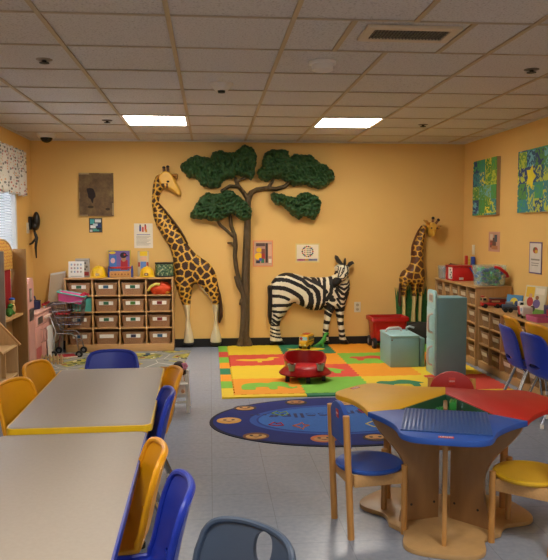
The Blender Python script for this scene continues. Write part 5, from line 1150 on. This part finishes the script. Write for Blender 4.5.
# metal toy shopping cart
t = thing('shopping_cart', 'small chrome wire shopping cart with dark wheels in front of the bin shelf', 'toy cart', (-1.68, 7.96, 0))
cx0, cx1 = W(55, 300, 7.96).x+1.68, W(84, 300, 7.96).x+1.68
zr, zb_ = .585, .36; hy = .14
wr = mat('#8c8c90', .3, 1, var=.02)
top = [(cx0-.06, -hy, zr-.01), (cx1, -hy, zr+.03), (cx1, hy, zr+.03), (cx0-.06, hy, zr-.01)]
bot = [(cx0+.02, -hy*.75, zb_), (cx1-.03, -hy*.75, zb_), (cx1-.03, hy*.75, zb_), (cx0+.02, hy*.75, zb_)]
m = MB(wr); m.tube(top, .007, 6, True); m.tube(bot, .006, 6, True)
for i in range(4):
    A, B, C_, D_ = Vector(top[i]), Vector(top[(i+1) % 4]), Vector(bot[i]), Vector(bot[(i+1) % 4]); n = 9 if i % 2 == 0 else 7
    for j in range(n+1): m.tube([A.lerp(B, j/n), C_.lerp(D_, j/n)], .0026, 5)
    for f in (.33, .66): m.tube([A.lerp(C_, f), B.lerp(D_, f)], .003, 5)
for j in range(1, 8): m.tube([Vector(bot[0]).lerp(Vector(bot[1]), j/8), Vector(bot[3]).lerp(Vector(bot[2]), j/8)], .0026, 5)
m.build('wire_basket', t)
m = MB(CHROME)
for s in (-1, 1):
    m.tube([(cx0-.10, s*.12, zr+.0), (cx0-.02, s*.12, .42), (cx0+.03, s*.12, .27), (cx1-.12, s*.12, .26), (cx1-.07, s*.13, .22), (cx1-.04, s*.14, .075)], .009, 8); m.tube([(cx0+.03, s*.12, .27), (cx0+.01, s*.14, .16), (cx0, s*.14, .075)], .009, 8)
m.tube([(cx0+.06, -.12, .265), (cx0+.06, .12, .265)], .007); m.tube([(cx1-.13, -.12, .26), (cx1-.13, .12, .26)], .007); m.tube([(cx0+.01, -.14, .16), (cx0+.01, .14, .16)], .006); m.tube([(cx1-.055, -.135, .16), (cx1-.055, .135, .16)], .006)
m.build('frame', t)
m = MB(mat('#b0202c', .4)); m.cyl((cx0-.10, -.14, zr), (cx0-.10, .14, zr), .014); m.build('handle', t)
for x in (cx0, cx1-.04):
    for s in (-1, 1): m = MB(RUBBER); m.cyl((x, s*.14-.013, .038), (x, s*.14+.013, .038), .038, n=24); m.use(STEEL).cyl((x, s*.14-.016, .038), (x, s*.14+.016, .038), .017, n=14); m.build('wheel', t)
m = MB(mat('#a8202c', .4)); m.b2((.0, -.1, zr-.12), (.13, .1, zr-.10), .004); m.build('child_seat', t)
# two toy baskets on the cart
def basket(label, loc, rz, tilt, body, rimm, w, h, dp):
    t = thing('toy_basket', label, 'basket', loc, rz); t.rotation_euler = (tilt[0], tilt[1], rz)
    def ring(s, z, i=0): return [(x*s, y*s, z) for x, y in rrect(w-2*i, dp-2*i, .03, 4)]
    R = [ring(.85, 0), ring(1, h), ring(1, h, .008), ring(.85, .008, .006)]; k = len(R[0])
    m = MB(body); m.add([p for r in R for p in r], [(i*k+j, i*k+(j+1) % k, (i+1)*k+(j+1) % k, (i+1)*k+j) for i in range(3) for j in range(k)]+[tuple(range(k)), tuple(range(3*k, 4*k))]); m.build('tub', t)
    m = MB(rimm); m.tube(ring(1.02, h), .009, 6, True); m.build('rim', t)
    m = MB(mat('#b81c30', .4))
    for s in (-1, 1): m.tube([(w*.36, s*dp*.5, h), (w*.40, s*dp*.35, h+.025), (w*.42, 0, h+.028)], .011, 8)
    m.tube([(w*.42, 0, h+.028), (w*.62, 0, h+.02)], .014); m.build('handle', t)
bp_ = W(71, 301, 7.96)
basket('pink toy basket with teal rim and red handle tilted on the toy cart', (bp_.x, 7.96, .60), 0, (.0, .2), HOTP, TEAL, .29, .09, .24)
# fence toy and book on the road rug
t = thing('toy_fence', 'small light wooden toy fence standing on the road rug', 'toy', (-1.62, 7.42, .0065), H(-8))
fm = mat('#c8ac7c', .6)
for i in range(6): m = MB(fm); m.prism([(-.115+i*.04-.011, 0), (-.115+i*.04+.011, 0), (-.115+i*.04+.011, .085), (-.115+i*.04, .105), (-.115+i*.04-.011, .085)], -.006, .006, 'y'); m.build('picket', t)
for z in (.03, .07): m = MB(fm); m.b2((-.135, .006, z-.008), (.105, .014, z+.008)); m.build('rail', t)
t = thing('picture_book', 'flat red book lying on the road rug near the cart wheels', 'book', (-1.58, 7.83, .0065), H(25))
m = MB(mat('#a8202a', .5)); m.b2((-.11, -.08, 0), (.11, .08, .018), .002); m.build('cover', t)
m = MB(PAPER); m.b2((-.108, -.082, .003), (.112, .078, .015)); m.build('pages', t)
# doll in a white doll highchair behind the yellow chair
t = thing('doll_highchair', 'white wooden doll highchair on the floor right of the far table', 'doll furniture', (-.275, 5.47, 0))
wl_ = mat('#d6d2c8', .45)
for sx in (-1, 1):
    for sy in (-1, 1): m = MB(wl_); m.tube([(sx*.10, sy*.10, 0), (sx*.085, sy*.09, .29)], .013, 8); m.build('leg', t)
m = MB(wl_); m.b2((-.085, -.1, .13), (.085, .1, .145), .004); m.build('seat', t)
m = MB(wl_); m.b2((-.085, .085, .20), (.085, .1, .30), .004); m.build('backrest', t)
m = MB(wl_); m.b2((-.10, -.17, .225), (.10, -.08, .238), .005); m.build('tray', t)
for z, y in ((.08, -.098), (.08, .098)): m = MB(wl_); m.cyl((-.095, y, z), (.095, y, z), .009); m.build('stretcher', t)
t = thing('toy_doll', 'dark-haired doll with a pink flower hair clip sitting in the white highchair', 'doll', (-.245, 5.46, .1455))
skn = mat('#c8966c', .6)
m = MB(skn); m.tube([(0, 0, .005), (0, 0, .04), (0, 0, .09), (0, -.002, .125), (0, -.004, .14)], [.03, .036, .036, .026, .014], 14); m.ell((0, -.005, .175), (.038, .04, .045))
for s in (-1, 1): m.tube([(s*.034, 0, .12), (s*.05, -.03, .08), (s*.045, -.07, .075)], [.012, .011, .01], 8); m.tube([(s*.018, 0, .015), (s*.03, -.07, .012), (s*.03, -.1, .02)], [.016, .014, .012], 8)
for s in (-1, 1): m.ell((s*.04, 0, .172), (.006, .008, .01))
m.ell((0, -.046, .172), (.005, .007, .007)); m.build('body', t)
m = MB(mat('#2a1a14', .7, bump=.6, bscale=120)); m.ell((0, .008, .19), (.048, .048, .045)); m.ell((.03, .02, .15), (.022, .025, .05)); m.ell((-.03, .02, .15), (.022, .025, .05)); m.build('hair', t)
m = MB(mat('#e8dcd4', .8)); m.lathe([(.06, .002), (.052, .05), (.04, .11), (.028, .128)], n=18); m.build('dress', t)
m = MB(mat('#d88ca4', .7))
for i in range(6): a = i*PI/3; m.ell((.04+.016*math.cos(a), -.02, .20+.016*math.sin(a)), (.013, .009, .013))
m.build('flower_clip', t)
m = MB(BLACK)
for s in (-1, 1): m.ell((s*.015, -.042, .182), (.005, .004, .005))
m.build('eyes', t)
t = thing('picture_book', 'small orange and white book propped on the highchair tray', 'book', (-.325, 5.36, .2385), .2)
m = MB(c_('#d89a4c')); m.X = Matrix.Rotation(-.25, 4, 'X'); m.b2((-.05, 0, 0), (.05, .01, .12)); m.build('cover', t)
m = MB(c_('#d8d2c4'), c_('#4a6a9c')); m.X = Matrix.Rotation(-.25, 4, 'X'); m.b2((-.046, -.001, .03), (.046, .001, .075)); m.m = 1; m.b2((-.03, -.0015, .04), (.01, .001, .06)); m.build('printed_face', t, flat=True)

# ================================================================== ON TOP OF THE RIGHT SHELVES
zT = zf+.0005
CLR = mat('#c4cccc', .12, alpha=.35, var=0)
def openbox(m, w, d, h, th=.004, taper=.93):
    P = rrect(w, d, .025, 4); k = len(P); R = [[(x*taper, y*taper, 0) for x, y in P], [(x, y, h) for x, y in P], [(x*(1-2*th/w), y*(1-2*th/d), h) for x, y in P], [(x*taper*(1-2*th/w), y*taper*(1-2*th/d), th) for x, y in P]]
    m.add([p for r in R for p in r], [(i*k+j, i*k+(j+1) % k, (i+1)*k+(j+1) % k, (i+1)*k+j) for i in range(3) for j in range(k)]+[tuple(range(k)), tuple(range(3*k, 4*k))]); return m
def on_shelf(px, py, z): return FL(px, py, z)
p = on_shelf(448, 276.5, zT); bx = 2.83
t = thing('storage_tub', 'clear plastic tub with dark toys at the back end of the tall right shelf', 'tub', (2.81, 8.09, zT))
m = MB(CLR); openbox(m, .26, .22, .15); m.build('tub', t)
m = MB(BLACK); m.ell((0, 0, .10), (.10, .08, .06)); m.tube([(-.08, 0, .12), (0, .02, .165), (.10, -.02, .15)], .014); m.build('contents', t)
t = thing('toy_box', 'red lidded toy box with a blue handle on the tall right shelf', 'box', (2.82, 7.80, zT))
m = MB(mat('#c01c1e', .35)); m.b2((-.13, -.125, 0), (.13, .13, .165), .008); m.build('body', t)
m = MB(mat('#a81618', .35)); m.b2((-.135, -.13, .15), (.135, .135, .172), .005); m.build('lid', t)
m = MB(mat('#24408c', .4)); m.tube([(.06, -.13, .15), (.08, -.15, .11), (.11, -.15, .07), (.125, -.13, .05)], .009, 8); m.build('handle', t)
m = MB(c_('#d8d4cc'), c_('#3c4a54')); m.b2((-.133, -.10, .02), (-.1295, .02, .15)); m.m = 1
for i in range(4): m.b2((-.134, -.09+.03*(i % 2), .03+.028*i), (-.1295, -.06+.03*(i % 2), .048+.028*i))
m.build('side_label', t, flat=True)
m = MB(c_('#d8d4cc')); m.b2((-.06, -.127, .015), (-.01, -.1245, .04)); m.build('small_label', t, flat=True)
t = thing('toy_stack', 'red, yellow and blue upright toy pieces behind the red box', 'toy', (2.99, 8.0, zT))
m = MB(mat('#c02a22', .4)); m.b2((-.035, .0, 0), (-.01, .05, .27), .004); m.build('red_post', t)
m = MB(mat('#2448a8', .4)); m.b2((.01, -.07, 0), (.05, -.02, .26), .005); m.build('blue_post', t)
m = MB(mat('#d8c23c', .4)); m.b2((-.01, -.02, .17), (.03, .04, .20), .003); m.b2((-.01, -.02, .21), (.03, .04, .235), .003); m.b2((-.005, -.01, 0), (.02, .03, .175)); m.build('yellow_bars', t)
t = thing('block_tub', 'clear tub full of blue and green blocks with a red handle on the shelf corner', 'tub', (2.86, 7.07, zT))
m = MB(mat('#b8dcdc', .1, alpha=.22, var=0)); openbox(m, .29, .25, .21, .004, .86); m.build('tub', t)
bcs = [mat(h, .4) for h in ('#1f7a8c', '#2f9a5c', '#2448a0', '#4aa0a8', '#3fae4c', '#1e5aa8', '#5cc07c', '#c83c2c', '#1c8a94', '#2f6ac0')]
r2 = random.Random(2); m = MB(*bcs)
for i in range(110):
    z = r2.uniform(.015, .175); s = .86+.14*z/.21; x, y = r2.uniform(-.115, .115)*s, r2.uniform(-.095, .095)*s
    m.m = r2.randrange(7) if r2.random() < .93 else 7+r2.randrange(3); m.X = Matrix.Translation((x, y, z))@Matrix.Rotation(r2.uniform(0, 3), 4, (r2.random(), r2.random(), 1)); m.box((0, 0, 0), (.03, .03, .026), .003, 1)
m.X = None; o = m.build('loose_blocks', t); o['kind'] = 'stuff'
m = MB(mat('#c01e24', .35)); m.tube([(.0, -.128, .20), (.05, -.15, .185), (.12, -.15, .13), (.15, -.12, .10), (.155, .0, .085)], [.012, .016, .016, .014, .01], 8); m.build('handle', t)
# toys on the lower shelf
zN = zn+.0005
def FLX(px, py):
    p = FL(px, py, zN); return (min(p.x, 2.96), p.y, zN)
def truck(name, label, loc, rz, body, cabm, parts_, L_=.2, wdt=.075, sc=1):
    t = thing(name, label, 'toy vehicle', loc, rz)
    m = MB(body); m.b2((-L_/2, -wdt/2, .022), (L_/2, wdt/2, .055), .005); m.build('chassis', t)
    m = MB(cabm); m.b2((-L_/2, -wdt/2, .05), (-L_/2+.06, wdt/2, .105), .012); cb = m.build('cab', t)
    m = MB(mat('#2c343c', .2)); m.b2((-L_/2-.001, -wdt*.38, .075), (-L_/2+.004, wdt*.38, .098)); m.b2((-L_/2+.012, -wdt/2-.001, .075), (-L_/2+.042, -wdt/2+.003, .097)); m.b2((-L_/2+.012, wdt/2-.003, .075), (-L_/2+.042, wdt/2+.001, .097)); m.build('windows', cb)
    for nm, mm, lo, hi in parts_: m = MB(mm); m.b2(lo, hi, .004); m.build(nm, t)
    for x in (-L_/2+.035, L_/2-.075, L_/2-.03):
        for s in (-1, 1): m = MB(RUBBER); m.cyl((x, s*(wdt/2-.012), .021), (x, s*(wdt/2+.006), .021), .021, n=18); m.build('wheel', t)
    return t
TANW = mat('#b8946a', .5)
truck('toy_fire_truck', 'tan and red toy fire truck at the far end of the lower shelf', (2.78, 6.77, zN), H(-6), RED, TANW, [('ladder_bed', mat('#7c2420', .5), (-.03, -.036, .05), (.13, .036, .085)), ('ladder', STEEL, (-.035, -.02, .088), (.15, .02, .10)), ('light_bar', RED, (-.115, -.025, .105), (-.085, .025, .118)), ('side_panel', TANW, (-.02, -.04, .058), (.06, .04, .075))], .23)
truck('toy_tow_truck', 'small white and dark toy truck on the lower shelf before the open book', (2.82, 6.38, zN), H(160), mat('#3c3c44', .4), mat('#d8d8d4', .4), [('bed', mat('#4c5c70', .4), (-.02, -.034, .05), (.1, .034, .07)), ('crane', STEEL, (.0, -.008, .07), (.07, .008, .1))], .2)
t = thing('toy_ambulance', 'white toy vehicle with red and blue patches beside the toy truck', 'toy vehicle', (2.76, 6.0, zN), H(80))
m = MB(mat('#d8d4cc', .4)); m.b2((-.085, -.045, .02), (.085, .045, .1), .012); m.build('body', t)
m = MB(mat('#b0282c', .4)); m.prism([(-.02, .025), (.05, .025), (.08, .095), (.01, .095)], -.0465, .0465, 'y'); m.build('red_patch', t)
m = MB(mat('#6a9cb8', .3)); m.b2((-.07, -.0462, .06), (-.025, .0462, .088)); m.build('window', t)
for x in (-.05, .05):
    for s in (-1, 1): m = MB(RUBBER); m.cyl((x, s*.03, .02), (x, s*.048, .02), .02, n=18); m.build('wheel', t)
def book_right(label, y0, y1, X, h, base, patches, lean=.16, th=.015, rz=-PI/2):
    t = standing('picture_book', label, 'book', 0, y1-y0, 0, h, base, patches, lean, th); t.location = (X, (y0+y1)/2, zN); t.rotation_euler = (0, 0, rz); return t
book_right('picture book with yellow, white and green cover standing against the right wall', 6.0, 6.25, 2.89, .27, c_('#d0c8a8'), [(.0, .0, 1, .22, c_('#6c9a3c')), (.05, .6, .45, .95, c_('#d8b02c')), ('o', .28, .45, .15, .16, c_('#a8342c')), ('o', .6, .4, .17, .15, c_('#6a5a8c')), ('o', .28, .66, .08, .07, c_('#c89874')), ('o', .6, .6, .08, .07, c_('#8c5c3c')), (.5, .72, .92, .92, c_('#e0d8c0')), ('o', .45, .22, .12, .1, c_('#3c3430'))], rz=-PI/2+.35)
book_right('small blue and yellow picture book behind the toy fire truck', 6.54, 6.72, 2.93, .14, c_('#4a84b0'), [('o', .5, .5, .25, .3, c_('#d8c43c')), (.1, .1, .5, .35, c_('#3f7a4a')), ('o', .65, .4, .12, .2, c_('#2c3c6c'))], rz=-PI/2+.5)
t = thing('toy_tray', 'pink toy tray at the near end of the lower right shelf', 'tray', (2.80, 5.74, zN))
m = MB(mat('#c8648c', .45)); openbox(m, .22, .24, .045, .006, .9); m.build('tray', t)
t = thing('toy_figure_box', 'dark blue and red toy box beside the pink tray at the right edge', 'box', (2.93, 5.80, zN))
m = MB(mat('#2c3460', .5)); m.b2((-.05, -.1, 0), (.05, .1, .12), .004); m.use(mat('#b03c30', .5)).b2((-.052, -.04, .03), (-.049, .04, .09)); m.build('carton', t)

# ================================================================== LIGHT
w = bpy.data.worlds.new('world'); S.world = w; w.use_nodes = True; bg = w.node_tree.nodes['Background']; bg.inputs[0].default_value = lin('#e6e6ec'); bg.inputs[1].default_value = .42
a = bpy.data.lights.new('window_daylight', 'AREA'); a.shape = 'RECTANGLE'; a.size = 2.3; a.size_y = 1.0; a.energy = 70; a.color = lin('#e8f0ff')[:3]
ao = bpy.data.objects.new('window_daylight', a); COL.objects.link(ao); ao.location = (XL-.5, 6.4, 1.6); ao.rotation_euler = (0, math.radians(-90), 0)
S.view_settings.view_transform = 'Standard'; S.view_settings.look = 'None'; S.view_settings.exposure = .68; S.view_settings.gamma = 1; S.view_settings.use_curve_mapping = False
